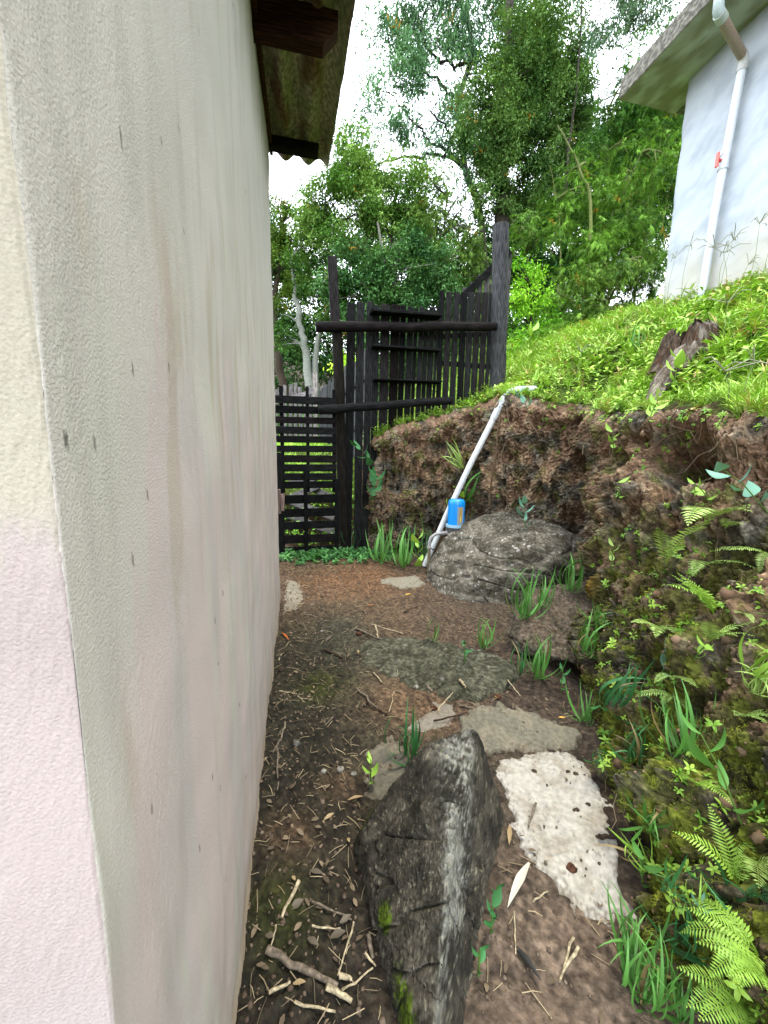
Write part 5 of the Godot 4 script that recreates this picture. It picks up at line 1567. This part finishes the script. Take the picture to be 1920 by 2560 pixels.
# the leaves of one plant, each a child; out is the way it leans
func plant(called: String, label: String, group: String, kind: String, at: Vector3, out: Vector3, size: float, count: int, col: Color, parent_col := Color.BLACK) -> void:
	var cats := {"blade": "grass tuft", "frond": "fern", "leaf": "plant", "stem": "grass stalk"}
	var t := thing(called, label, cats[kind], at, group)
	var ax := (out * 0.55 + Vector3(0, 0.75, 0)).normalized()
	if kind == "frond":
		ax = (out * 0.9 + Vector3(0, 0.35, 0)).normalized()
	var key := "%s%s" % [kind, col.to_html(false)]
	for v in 3:
		var mk := key + str(v)
		if not mats.has(mk):
			var m: StandardMaterial3D = mats.leaf.duplicate()
			m.resource_name = "leaf_green"
			m.albedo_color = (col * [0.8, 1.0, 1.15][v]).linear_to_srgb()
			mats[mk] = m
	if not mats.has("dry_blade"):
		mats["dry_blade"] = mats.leaf.duplicate()
		mats.dry_blade.albedo_color = hexa("8f7d55", 0.75).linear_to_srgb()
	var stem := MB.new()
	var side := ax.cross(Vector3.UP).normalized()
	if kind == "leaf":
		var h := size * 1.3
		var tip := ax * h
		stem.tube(PackedVector3Array([-ax * 0.02, ax * h * 0.5 + Vector3(0, size * 0.1, 0), tip]), PackedFloat32Array([0.0035, 0.003, 0.002]), 5, hexa("5d7a34", 0.7), false)
		part("stem", stem.mesh(), mats.matt, t)
	if kind == "frond":
		size *= 1.35
		count += 1
	if kind == "blade":
		count = int(count * 1.6)
		size *= 1.2
	for k in count:
		var a := TAU * (k * 0.382) + rng.randf_range(-0.3, 0.3)
		var o: MeshInstance3D
		if kind == "blade":
			o = part("blade", leaf_kit["blade%d" % rng.randi_range(0, 4)], mats.dry_blade if rng.randf() < 0.06 else mats[key + str(rng.randi_range(0, 2))], t)
			var tilt := rng.randf_range(0.2, 1.3)
			var b := up_to(ax, a, 1.0) * Basis(Vector3.RIGHT, tilt)
			var s := size * rng.randf_range(0.5, 1.1)
			o.transform = Transform3D(b.scaled_local(Vector3(s * rng.randf_range(0.8, 1.5), s, s)), Vector3(rng.randfn(), 0, rng.randfn()) * size * 0.05)
		elif kind == "frond":
			o = part("frond", leaf_kit["frond%d" % rng.randi_range(0, 2)], mats[key + str(rng.randi_range(0, 2))], t)
			var spread := lerpf(-1.2, 1.2, (k + 0.5) / count) + rng.randf_range(-0.15, 0.15)
			var d := ax.rotated(Vector3.UP, spread) * 0.9 + Vector3(0, 0.45, 0)
			var s := size * rng.randf_range(0.65, 1.1)
			var y := d.normalized()
			var x := y.cross(Vector3.UP).normalized()
			o.transform = Transform3D(Basis(x, y, x.cross(y)).scaled_local(Vector3.ONE * s), Vector3.ZERO)
		else:
			o = part("leaf", leaf_kit["leaf%d" % rng.randi_range(0, 2)], mats[key + str(rng.randi_range(0, 2))], t)
			var f := (k + 1.0) / count
			var b := up_to((ax + Vector3(0, 0.4, 0)), a, 1.0) * Basis(Vector3.RIGHT, rng.randf_range(0.8, 1.4))
			o.transform = Transform3D(b.scaled_local(Vector3.ONE * size * rng.randf_range(0.4, 0.75)), ax * size * 1.3 * f)

func make_plants() -> void:
	kit()
	var green := {"g": hexa("55893c", 0.82), "y": hexa("8db548", 0.92), "d": hexa("3f7a44", 0.8), "b": hexa("6d9f8a", 0.8), "p": hexa("a2c068", 0.92)}
	var list := [["grass_tuft","upright grass tuft right behind the big boulder at the bank foot","grass tufts on the bank and path","blade",2.437,0.352,-2.736,-0.20,0.93,0.30,0.354,12,"g"],
["grass_tuft","wide dark grass clump in the gap between boulder and ledge stone","grass tufts on the bank and path","blade",1.911,0.226,-2.573,-0.13,0.94,0.31,0.399,16,"g"],
["grass_tuft","smaller grass tuft right beside the wide clump below the boulder","grass tufts on the bank and path","blade",2.096,0.281,-2.636,0.25,0.95,0.17,0.299,10,"g"],
["grass_tuft","spiky grass tuft in front of the ledge stone hollow","grass tufts on the bank and path","blade",1.764,-0.003,-2.152,0.00,1.00,0.00,0.314,14,"g"],
["grass_tuft","short spreading grass left of the spiky tuft by the ledge stone","grass tufts on the bank and path","blade",1.668,-0.018,-2.236,0.00,1.00,0.00,0.226,9,"d"],
["grass_tuft","arching grass tuft spilling over the right end of the ledge stone","grass tufts on the bank and path","blade",2.012,0.206,-2.013,-0.18,0.88,0.43,0.301,14,"g"],
["grass_tuft","grass tuft above the ledge stone on the bank","grass tufts on the bank and path","blade",2.153,0.371,-2.124,-0.60,-0.03,0.80,0.22,9,"g"],
["grass_tuft","tall broad bladed grass tuft right of the dark hollow","grass tufts on the bank and path","blade",1.781,0.16,-1.588,-0.13,0.53,0.84,0.322,14,"d"],
["grass_tuft","low grass tuft with bright blades at the bank foot below the hollow","grass tufts on the bank and path","blade",1.764,-0.008,-1.708,0.00,1.00,0.00,0.211,12,"g"],
["grass_tuft","dark narrow bladed grass tuft right of the white cement patch top","grass tufts on the bank and path","blade",1.662,0.116,-1.287,-0.56,0.69,0.45,0.232,12,"d"],
["grass_tuft","small grass tuft at the upper right corner of the white cement patch","grass tufts on the bank and path","blade",1.489,0.125,-1.332,-0.33,0.23,0.91,0.126,6,"d"],
["grass_tuft","large branching grass tuft on the mossy lower bank","grass tufts on the bank and path","blade",1.668,0.32,-1.091,0.02,0.63,-0.78,0.277,14,"g"],
["grass_tuft","big bright grass tuft with long arching blades high on the right bank","grass tufts on the bank and path","blade",1.948,0.653,-1.063,-0.48,-0.15,0.87,0.31,10,"y"],
["grass_tuft","withered pale grass skirt below the long arching blades","grass tufts on the bank and path","blade",1.922,0.595,-1.052,-0.61,0.31,0.73,0.164,12,"p"],
["grass_tuft","grass tuft growing at the right rim of the white cement patch","grass tufts on the bank and path","blade",1.424,0.151,-1,-0.71,0.03,0.71,0.189,12,"g"],
["grass_tuft","fresh green grass tuft at the lower right rim of the white cement patch","grass tufts on the bank and path","blade",1.389,0.049,-0.95,-0.89,-0.44,-0.14,0.167,10,"y"],
["grass_tuft","broad bladed grass tuft on the mossy foot right of the cement patch","grass tufts on the bank and path","blade",1.291,0.173,-0.793,-0.28,0.82,0.50,0.129,8,"d"],
["grass_tuft","long grass tuft with leaning blades at the lower right of the path","grass tufts on the bank and path","blade",1.092,-0.001,-0.724,0.00,1.00,0.00,0.253,14,"g"],
["grass_tuft","large bright grass tuft in front at the lower right path edge","grass tufts on the bank and path","blade",1.104,0.003,-0.664,0.00,1.00,0.00,0.217,13,"g"],
["grass_tuft","grass tuft at the very bottom right of the view","grass tufts on the bank and path","blade",1.176,0,-0.628,0.00,1.00,0.00,0.2,12,"g"],
["grass_tuft","dark leafed grass tuft below the moss beside the big fern","grass tufts on the bank and path","blade",1.291,0.025,-0.755,-0.32,0.44,0.84,0.184,12,"d"],
["grass_tuft","upright dark grass blades standing on the mossy bank","grass tufts on the bank and path","blade",1.415,0.194,-0.714,-0.89,-0.45,-0.03,0.178,6,"d"],
["grass_tuft","yellow green grass tuft left of the upright dark blades","grass tufts on the bank and path","blade",1.314,0.157,-0.71,-0.37,0.93,0.01,0.148,10,"y"],
["grass_tuft","dark glossy grass tuft growing behind the crest of the wedge stone","grass tufts on the bank and path","blade",0.708,-0.026,-1.672,0.00,1.00,0.00,0.257,14,"d"],
["grass_tuft","lone grass tuft on the path left of the ledge stone","grass tufts on the bank and path","blade",1.584,-0.003,-2.596,0.00,1.00,0.00,0.252,12,"g"],
["grass_tuft","thin grass tuft on the path beyond the flat rock","grass tufts on the bank and path","blade",1.178,0.078,-2.63,0.21,0.96,0.18,0.177,8,"g"],
["grass_tuft","tall grass tuft left of the standpipe","grass tufts on the bank and path","blade",1.536,-0.015,-4.84,0.00,1.00,0.00,0.68,14,"g"],
["grass_tuft","grass tuft in the corner between fence and bank","grass tufts on the bank and path","blade",1.284,0.001,-5.008,0.00,1.00,0.00,0.567,12,"g"],
["grass_tuft","grass tuft right at the standpipe foot","grass tufts on the bank and path","blade",1.944,-0.008,-5.116,0.00,1.00,0.00,0.462,10,"d"],
["grass_tuft","arching grass tuft behind the blue filter housing","grass tufts on the bank and path","blade",2.642,0.809,-5.3,0.18,0.03,0.98,0.548,10,"g"],
["grass_tuft","grass tuft at the foot of the gate post","grass tufts on the bank and path","blade",1.008,-0.009,-5.92,0.00,1.00,0.00,0.437,8,"d"],
["grass_tuft","dry hanging grass tuft on the bank left of the white pipe","grass tufts on the bank and path","blade",2.503,1.299,-5.266,-0.89,-0.32,0.34,0.401,12,"p"],
["grass_tuft","grass tuft on the brow near the white pipe bend","grass tufts on the bank and path","blade",3.262,2.392,-4.734,0.00,1.00,0.00,0.273,9,"y"],
["grass_tuft","tall grass tuft on the slope left of the stump","grass tufts on the bank and path","blade",4.077,2.72,-4.043,0.00,1.00,0.00,0.271,12,"g"],
["fern","fern with three bright fronds under the burrow in the bank","ferns on the earth bank","frond",2.337,1.142,-1.644,-0.13,0.23,0.96,0.3,3,"p"],
["fern","pair of flat fern fronds low on the bank above the boulder side","ferns on the earth bank","frond",2.282,0.882,-1.792,-0.14,0.78,0.60,0.297,2,"p"],
["fern","small fern right of the pair of flat fronds","ferns on the earth bank","frond",2.315,0.916,-1.612,-0.16,0.04,0.99,0.2,2,"p"],
["fern","bushy pale fern in the middle of the lower bank","ferns on the earth bank","frond",1.976,0.628,-1.524,-0.46,-0.10,0.88,0.166,4,"p"],
["fern","fern with yellowish fronds on the right of the bank middle","ferns on the earth bank","frond",2.05,0.783,-1.328,-0.52,0.54,-0.66,0.192,4,"y"],
["fern","fern with long narrow fronds under the yellowish fern","ferns on the earth bank","frond",1.969,0.686,-1.273,-0.08,0.58,0.81,0.186,3,"p"],
["fern","small fern beside the blue green leafed plant","ferns on the earth bank","frond",1.87,0.489,-1.34,-0.57,-0.10,0.82,0.119,3,"p"],
["fern","single flat fern frond on the mossy bank","ferns on the earth bank","frond",1.918,0.373,-1.364,-0.74,-0.53,0.41,0.133,2,"p"],
["fern","little fern at the foot of the mossy bank by the large tuft","ferns on the earth bank","frond",1.587,0.313,-0.972,-0.34,0.62,0.71,0.101,3,"y"],
["fern","small pale fern beside the round dark hole in the moss","ferns on the earth bank","frond",1.869,0.496,-1.044,-0.22,0.34,0.91,0.127,3,"p"],
["fern","fern with curving frond at the right edge above the big fern","ferns on the earth bank","frond",1.545,0.254,-0.754,-0.23,0.40,0.89,0.158,2,"p"],
["fern","long curved narrow fern frond on the moss at lower right","ferns on the earth bank","frond",1.48,0.205,-0.739,0.18,0.68,-0.71,0.142,2,"y"],
["fern","tiny dark fern under the long curved frond","ferns on the earth bank","frond",1.452,0.222,-0.7,0.18,0.89,0.42,0.081,2,"d"],
["fern","upper bright fern in the bottom right corner","ferns on the earth bank","frond",1.303,0.26,-0.572,-0.69,-0.26,-0.67,0.128,5,"y"],
["fern","biggest bright green fern in the bottom right corner","ferns on the earth bank","frond",1.264,0.151,-0.549,-0.84,-0.10,0.53,0.144,6,"y"],
["fern","bright fern cut by the right edge above the biggest fern","ferns on the earth bank","frond",1.257,0.266,-0.522,-0.82,0.58,0.04,0.131,4,"y"],
["fern","fern at the right edge halfway up the bank","ferns on the earth bank","frond",2.35,1.054,-1.343,-0.89,-0.45,-0.02,0.174,3,"p"],
["fern","tiny single fern on bare red soil at right","ferns on the earth bank","frond",2.026,0.841,-1.197,-0.63,0.06,0.78,0.088,2,"p"],
["fern","dark fern in the shade beside the gate post foot","ferns on the earth bank","frond",1.248,-0.003,-5.416,0.00,1.00,0.00,0.473,4,"d"],
["fern","fern beside the standpipe below the filter","ferns on the earth bank","frond",1.836,-0.003,-5.32,0.00,1.00,0.00,0.409,3,"g"],
["fern","small drooping fern right of the three bright fronds","ferns on the earth bank","frond",2.338,1.137,-1.544,-0.17,0.12,0.98,0.12,3,"p"],
["leafy_plant","plant with big blue green leaves reaching in from the right edge","leafy plants on the bank and path","leaf",2.372,1.254,-1.406,-0.71,-0.42,-0.56,0.199,6,"b"],
["leafy_plant","rosette of dull blue green leaves on the mossy bank","leafy plants on the bank and path","leaf",1.943,0.409,-1.46,-0.30,0.21,0.93,0.162,6,"b"],
["leafy_plant","small bright plant at the mouth of the left burrow","leafy plants on the bank and path","leaf",2.766,1.478,-2.78,-0.70,0.66,0.27,0.174,5,"y"],
["leafy_plant","bright leafy sprig high on the red soil","leafy plants on the bank and path","leaf",3.194,1.719,-4.109,-0.84,0.53,-0.10,0.245,6,"y"],
["leafy_plant","pale leafed plant under the brow near the pipe","leafy plants on the bank and path","leaf",2.818,1.982,-4.161,-0.83,-0.46,0.30,0.215,4,"b"],
["leafy_plant","silvery leafed plant just above the boulder","leafy plants on the bank and path","leaf",2.653,0.666,-3.807,-0.27,0.96,-0.01,0.232,6,"b"],
["leafy_plant","little bright plant on the ochre lump of the bank","leafy plants on the bank and path","leaf",2.415,1.187,-2.302,-0.85,-0.07,0.52,0.131,4,"y"],
["leafy_plant","yellow green sprig left of the burrow","leafy plants on the bank and path","leaf",2.598,1.725,-2.334,-0.42,-0.26,0.87,0.147,6,"y"],
["leafy_plant","pale seedling right of the boulder end","leafy plants on the bank and path","leaf",2.35,0.696,-2.252,-0.44,0.80,0.41,0.148,5,"p"],
["leafy_plant","round leafed plant at the hollow under the ledge stone","leafy plants on the bank and path","leaf",1.812,-0.008,-1.984,0.00,1.00,0.00,0.119,5,"d"],
["leafy_plant","plant with long lance leaves at the right edge over the moss","leafy plants on the bank and path","leaf",1.576,0.312,-0.807,-0.11,0.07,-0.99,0.21,5,"g"],
["leafy_plant","grey green leafy clump beside the big fern","leafy plants on the bank and path","leaf",1.314,0.157,-0.71,-0.37,0.93,0.01,0.061,7,"b"],
["leafy_plant","small leafy plant at the right foot of the wedge stone","leafy plants on the bank and path","leaf",0.756,0.007,-0.904,0.00,1.00,0.00,0.08,7,"d"],
["leafy_plant","two leafed sprig above it at the wedge stone right side","leafy plants on the bank and path","leaf",0.804,0.009,-0.964,0.00,1.00,0.00,0.069,4,"d"],
["leafy_plant","lowest sprig at the right foot of the wedge stone","leafy plants on the bank and path","leaf",0.672,0.003,-0.82,0.00,1.00,0.00,0.08,4,"d"],
["leafy_plant","bright sprig at the left back of the wedge stone","leafy plants on the bank and path","leaf",0.492,-0.026,-1.552,0.00,1.00,0.00,0.107,6,"y"],
["leafy_plant","seedling on the path right of the flat rock","leafy plants on the bank and path","leaf",1.293,0.062,-2.315,-0.08,1.00,-0.03,0.112,6,"d"],
["leafy_plant","broad leafed sprig at the tip of the white cement patch","leafy plants on the bank and path","leaf",1.359,-0.026,-0.934,-0.33,0.93,0.14,0.108,5,"g"],
["leafy_plant","bright leafy sprig left of the blue filter","leafy plants on the bank and path","leaf",2.259,0.544,-5.397,0.73,-0.20,0.65,0.345,6,"y"],
["leafy_plant","bright leafy plant at the left tip of the boulder","leafy plants on the bank and path","leaf",1.668,0.003,-4.6,0.00,1.00,0.00,0.326,7,"y"],
["leafy_plant","vine leaves at the picket edge high on the recessed bank","leafy plants on the bank and path","leaf",1.287,1.259,-5.691,-0.78,-0.41,0.46,0.343,6,"d"],
["leafy_plant","vine leaves at the foot of the black pickets","leafy plants on the bank and path","leaf",1.252,0.755,-5.717,0.05,-0.24,0.97,0.419,8,"d"],
["leafy_plant","small yellow green plant between the ferns","leafy plants on the bank and path","leaf",1.887,0.616,-1.265,-0.40,0.07,0.91,0.102,6,"y"],
["leafy_plant","yellow green plant on the brow right of the root","leafy plants on the bank and path","leaf",3.099,1.982,-2.615,0.00,1.00,0.00,0.22,8,"y"],
["leafy_plant","leafy weed on the slope near the tall post","leafy plants on the bank and path","leaf",4.171,3.071,-6.399,0.00,1.00,0.00,0.404,7,"y"],
["leafy_plant","bright sprig right above the three frond fern","leafy plants on the bank and path","leaf",2.417,1.252,-1.695,-0.79,-0.60,-0.14,0.115,5,"y"]]
	for a in list:
		plant(a[0], a[1], a[2], a[3], Vector3(a[4], a[5], a[6]), Vector3(a[7], a[8], a[9]), a[10], a[11], green[a[12]])
	# thin seeding grass stalks standing before the right house
	var stalks := [[5.184,3.539,-4.766,0.605],[4.997,3.399,-4.38,0.712],[4.963,3.317,-4.053,0.667],[5.108,3.436,-4.001,0.602],[4.911,3.286,-3.835,0.54],[5.191,3.471,-3.96,0.399],[5.008,3.358,-3.607,0.606],[5.017,3.325,-3.504,0.755],[5.242,3.432,-3.63,0.559],[5.088,3.383,-3.738,0.284],[5.251,3.575,-5.012,0.292],[5.063,3.428,-4.322,0.128],[2.87,1.854,-1.952,0.22],[3.683,2.485,-2.756,0.283],[2.774,1.806,-1.95,0.207],[3.55,2.439,-4.356,0.311]]
	var ranked: Array = []
	for s in stalks:
		var m := MB.new()
		var o := Vector3(s[0], s[1], s[2])
		var h: float = s[3]
		var tip := Vector3(rng.randf_range(-0.14, 0.14), h, rng.randf_range(-0.1, 0.1))
		m.tube(PackedVector3Array([Vector3(0, -0.1, 0), tip * 0.5 + Vector3(rng.randfn() * 0.02, 0, 0), tip]), PackedFloat32Array([0.004, 0.003, 0.0018]), 4, hexa("8a9a6a", 0.6), false)
		for k in 5:
			var e := tip * 0.98 + Vector3(rng.randf_range(-0.2, 0.2), rng.randf_range(-0.06, 0.14), rng.randf_range(-0.2, 0.2))
			m.tube(PackedVector3Array([tip * 0.95, tip.lerp(e, 0.6) + Vector3(0, 0.03, 0), e]), PackedFloat32Array([0.003, 0.004, 0.002]), 4, hexa("9a9a80", 0.6), false)
		var st := part("grass_stalk", m.mesh(), mats.matt, self, o)
		ranked.append([st, "thin seeding grass stalk before the right house wall" if s[2] < -3.4 and s[0] > 4.5 else "thin dark weed stalk standing on the grassy slope", s[0] + s[2]])
	rank(ranked, "grass stalk", "seeding grass stalks on the slope", "from the left")

# ---------------------------------------------------------------- what lies on the path
func make_litter() -> void:
	var tones := [hexa("cdbd9c", 0.95), hexa("8d8070", 0.9), hexa("54463a", 0.8)]
	var near := ["on the mud along the wall", "on mid path", "near the bank foot"]
	var words := ["straw coloured", "grey", "dark"]
	var lying := func(x: float, z: float) -> float:
		var up := 0.0
		for q in polys:
			if q.box.has_point(Vector2(x, z)) and poly_depth(Vector2(x, z), q.poly) > 0.0:
				up = 0.016
		if z < -2.0 and z > -2.8 and absf(x - 1.1 - (z + 2.4) * 0.5) < 0.4:
			up = 0.05
		return floor_y(x, z) + up
	var twigs := [[0.651,-3.068,0.8,-2.774,7,1],[0.821,-3.119,0.792,-2.803,6,0],[0.798,-3.157,1.02,-2.906,4,0],[0.142,-3.33,0.293,-3.072,4,1],[0.363,-2.777,0.485,-2.666,8,2],[0.528,-2.239,0.625,-2.021,6,1],[0.625,-2.021,0.672,-1.944,4,2],[0.906,-1.848,1.126,-1.876,4,2],[0.052,-2.262,0.163,-2.257,2.5,0],[0.168,-2.239,0.207,-2.178,3,0],[0.46,-2.611,0.637,-2.637,3,2],[0.679,-1.995,0.758,-2.167,2.5,0],[0.36,-2.028,0.307,-1.94,3,1],[0.096,-1.969,0.082,-1.858,5,1],[0.078,-1.859,0.045,-1.786,4,1],[0.071,-1.825,0.073,-1.538,4,1],[0.67,-2.384,0.7,-2.279,4,0],[0.962,-1.946,1.095,-2.041,4,0],[1.107,-1.965,1.166,-1.906,4,1],[1.185,-2.147,1.193,-2.073,7,0],[1.148,-3.371,1.325,-3.485,5,2],[0.035,-2.658,0.1,-2.892,2.5,0],[0.953,-2.103,0.972,-2.065,9,1],[1.479,-2.072,1.505,-1.96,3,0],[0.073,-0.998,0.167,-0.937,9,1],[0.167,-0.937,0.274,-0.883,7,1],[0.241,-0.886,0.308,-0.851,7,0],[0.28,-0.903,0.314,-0.898,6,0],[0.209,-1.029,0.292,-1.014,2.5,0],[0.341,-1.017,0.276,-0.903,2.5,0],[0.168,-1.168,0.114,-1.074,5,0],[0.157,-0.868,0.264,-0.834,3,0],[0.288,-0.88,0.381,-0.909,2.5,0],[0.212,-1.104,0.332,-1.028,3,1],[0.36,-0.939,0.388,-0.91,3,0],[0.086,-0.906,0.143,-0.91,4,0],[0.378,-0.978,0.383,-0.923,6,1],[0.097,-1.05,0.083,-1.002,2.5,0],[1.173,-1.293,1.078,-1.202,4,1],[1.012,-0.852,0.903,-0.767,3,0],[0.857,-0.938,0.809,-0.843,2,0],[0.937,-0.956,1.006,-0.972,2.5,0],[1.307,-1.084,1.386,-1.082,7,2],[1.148,-0.799,1.18,-0.776,6,2],[1.008,-0.82,0.92,-0.782,4,0]]
	var ranked: Array = []
	for a in twigs:
		var p0 := Vector3(a[0], lying.call(a[0], a[1]), a[1])
		var p1 := Vector3(a[2], lying.call(a[2], a[3]), a[3])
		var r: float = a[4] * 0.0012
		var mid := (p0 + p1) * 0.5
		var m := MB.new()
		var pts := PackedVector3Array()
		var rad := PackedFloat32Array()
		var l := p0.distance_to(p1)
		for k in 6:
			var f := k / 5.0
			pts.append(p0.lerp(p1, f) - mid + Vector3(rng.randfn(), 0, rng.randfn()) * l * 0.018 + Vector3(0, r * 0.8 + 0.003 + 0.006 * rng.randf(), 0))
			rad.append(r * lerpf(1.1, 0.75, f) * rng.randf_range(0.9, 1.1))
		m.tube(pts, rad, 7, tones[a[5]])
		var o := part("stick" if r > 0.0054 else "twig", m.mesh(), mats.bark, self, mid)
		var zone := 0 if mid.x < 0.55 else (1 if mid.x < 1.05 else 2)
		var big := "thick" if r > 0.0065 else ("slender" if r > 0.0045 else "thin")
		ranked.append([o, "%s %s %s %s" % [big, words[a[5]], "stick" if r > 0.0054 else "twig", near[zone]], -mid.z, "stick" if r > 0.0054 else "twig"])
	rank(ranked, "", "sticks and twigs fallen on the path")
	ranked = []
	var lt := [[hexa("cfc9bb", 0.8), "long white dried"], [hexa("a08a66", 0.8), "curled tan"], [hexa("5a5042", 0.8), "flat brown"], [hexa("b5622a", 0.8), "small orange"], [hexa("c99a3a", 0.9), "small yellow"], [hexa("a07a78", 0.8), "dried pinkish"], [hexa("1c1a18", 0.9), "blackened rotting"]]
	for a in [[0.911,-0.999,0.2,0.03,-0.916,0],[0.984,-1.185,0.092,0.03,-0.561,1],[1.177,-0.821,0.062,0.045,-0.399,5],[0.829,-0.821,0.104,0.035,0.322,6],[0.411,-1.465,0.07,0.03,1.599,1],[0.286,-0.993,0.05,0.04,1.69,2],[0.229,-1.195,0.051,0.03,1.151,2],[0.168,-0.903,0.037,0.025,1.463,1],[0.314,-1.034,0.042,0.03,1.938,2],[0.29,-1.393,0.048,0.025,2.025,1],[0.358,-1.296,0.021,0.02,0.188,1],[0.15,-1.169,0.021,0.02,0.549,1],[0.21,-0.994,0.044,0.03,0.882,2],[0.162,-1.102,0.047,0.04,2.006,2],[0.081,-1.03,0.033,0.03,1.23,2],[0.073,-2.981,0.164,0.03,0.362,3],[1.364,-1.976,0.04,0.02,1.596,4],[0.86,-3.53,0.066,0.025,1.525,3],[1.298,-3.736,0.065,0.03,1.617,4],[0.613,-2.704,0.075,0.025,-0.067,1],[0.41,-2.931,0.093,0.04,2.539,2],[1.652,-1.759,0.037,0.02,1.18,4]]:
		var m := MB.new()
		var l: float = a[2]
		m.leaf(Vector3(0, 0.004, -l * 0.5), Vector3(0, 0.2, 1), Vector3.UP, l, a[3] * (1.0 if a[5] == 0 else 0.65), 0.35, 7, lt[a[5]][0], 0.3, 0.4)
		var o := part("dead_leaf", m.mesh(), mats.leaf, self, Vector3(a[0], floor_y(a[0], a[1]) + 0.008, a[1]))
		o.rotation = Vector3(0, a[4], rng.randf_range(-0.25, 0.25))
		var where := "right of the wedge" if a[0] > 0.7 and a[1] > -1.6 else ("left of the wedge stone" if a[1] > -1.5 else "beyond the wedge stone")
		ranked.append([o, "%s dead leaf %s" % [lt[a[5]][1], where], -a[1]])
	rank(ranked, "leaf", "dead leaves on the path")
	ranked = []
	var st := [[hexa("85827a", 0.8), "smooth grey pebble"], [hexa("6d4a38", 0.8), "reddish brown stone"], [hexa("5a4c40", 0.8), "brown soil clod"], [hexa("bdb8ac", 0.85), "small pale chip"]]
	for a in [[0.158,-1.843,0.018,0],[0.656,-2.958,0.02,1],[1.089,-2.213,0.02,0],[0.961,-2.001,0.018,1],[0.057,-2.533,0.025,2],[0.283,-1.648,0.012,3],[0.361,-1.627,0.014,3],[0.422,-1.61,0.012,3],[0.914,-2.209,0.014,3],[1.276,-1.461,0.017,2],[1.417,-1.402,0.015,2],[1.442,-1.382,0.016,2],[1.478,-1.37,0.012,2],[1.366,-1.977,0.016,1],[1.4,-1.681,0.013,3],[1.324,-1.229,0.017,2],[1.152,-1.202,0.012,2],[1.395,-1.243,0.014,2],[1.317,-1.099,0.014,2],[1.137,-1.024,0.018,1],[1.196,-1.018,0.01,2],[0.364,-3.105,0.012,3]]:
		var sz: float = a[2]
		var sd := rng.randf() * 50.0
		var p := PackedVector3Array()
		var col := PackedColorArray()
		for u in 15:
			for v in 9:
				var th := TAU * u / 14.0
				var ph := PI * v / 8.0
				var d := Vector3(cos(th) * sin(ph), cos(ph), sin(th) * sin(ph))
				var r := sz * (1.0 + 0.35 * n_a.get_noise_3d(d.x + sd, d.y, d.z) + 0.15 * n_b.get_noise_3d(d.x * 2.0 + sd, d.y * 2.0, d.z * 2.0))
				p.append(Vector3(d.x * 1.15, d.y * 0.9, d.z) * r * (0.75 if a[3] == 2 else 1.0))
				col.append(st[a[3]][0] * rng.randf_range(0.9, 1.1))
		var o := part("pebble", sheet(p, col, 15, 9, false), mats.rock, self, Vector3(a[0], floor_y(a[0], a[1]) + sz * 0.45, a[1]))
		var on := "on the white cement patch" if a[0] > 1.0 and a[1] > -1.6 else ("on the mud near the house wall" if a[0] < 0.5 else "beyond the wedge stone")
		ranked.append([o, "%s %s" % [st[a[3]][1], on], -a[1]])
	rank(ranked, "stone", "loose stones on the path")
	# the litter that nobody could count
	var kinds := {"straw": [[], PackedColorArray()], "flakes": [[], PackedColorArray()], "crumbs": [[], PackedColorArray()]}
	for k in 12000:
		var x := rng.randf_range(0.0, 2.3)
		var z := -0.45 - pow(rng.randf(), 1.5) * 5.0
		var f := 1.0
		if x > 1.1 + (-z - 0.7) * 0.65:
			continue
		var dens := smoothstep(0.75, 0.15, x) * 0.8 + 0.35 + 0.7 * n_b.get_noise_2d(x * 3.0, z * 3.0)
		var on_cement := false
		for q in polys:
			if q.box.has_point(Vector2(x, z)) and poly_depth(Vector2(x, z), q.poly) > 0.0:
				on_cement = true
		if rng.randf() > dens * (0.35 if on_cement else 1.0):
			continue
		var y := floor_y(x, z) + (0.014 if on_cement else 0.0)
		var u := rng.randf()
		var big := rng.randf_range(0.5, 1.3)
		if u < 0.34:
			kinds.straw[0].append(Transform3D((Basis(Vector3.UP, rng.randf() * TAU) * Basis(Vector3.RIGHT, rng.randfn() * 0.2)).scaled_local(Vector3(big, big, big * rng.randf_range(0.4, 1.6))), Vector3(x, y + 0.004, z)))
			kinds.straw[1].append(hexa("b3a283", 0.85).lerp(hexa("5d5242", 0.7), rng.randf()))
		elif u < 0.46:
			kinds.flakes[0].append(Transform3D(Basis.from_euler(Vector3(rng.randfn() * 0.3, rng.randf() * TAU, rng.randfn() * 0.3)).scaled_local(Vector3.ONE * big), Vector3(x, y + 0.004, z)))
			kinds.flakes[1].append(hexa("8a7a64", 0.7).lerp(hexa("4a4036", 0.7), rng.randf()))
		else:
			kinds.crumbs[0].append(Transform3D(Basis.from_euler(Vector3(rng.randf(), rng.randf(), rng.randf()) * TAU).scaled(Vector3.ONE * rng.randf_range(0.002, 0.006) * (1.0 + rng.randf() * rng.randf())), Vector3(x, y + 0.001, z)))
			kinds.crumbs[1].append(hexa("54463a", 0.7).lerp(hexa("8a7c6c", 0.7), rng.randf() * rng.randf()))
	var m := MB.new()
	m.tube(PackedVector3Array([Vector3(0, 0, -0.025), Vector3(0.002, 0.003, 0.0), Vector3(0, 0.0, 0.025)]), PackedFloat32Array([0.0012, 0.0013, 0.0008]), 5, Color.WHITE, false)
	copies("straw_litter", m.mesh(), mats.matt, kinds.straw[0], kinds.straw[1])
	m = MB.new()
	m.leaf(Vector3(0, 0, -0.014), Vector3(0, 0.2, 1), Vector3.UP, 0.028, 0.014, 0.5, 3, Color.WHITE, 0.3, 0.4)
	copies("leaf_flakes", m.mesh(), mats.matt, kinds.flakes[0], kinds.flakes[1])
	copies("path_crumbs", crumb_mesh(4), mats.matt, kinds.crumbs[0], kinds.crumbs[1])
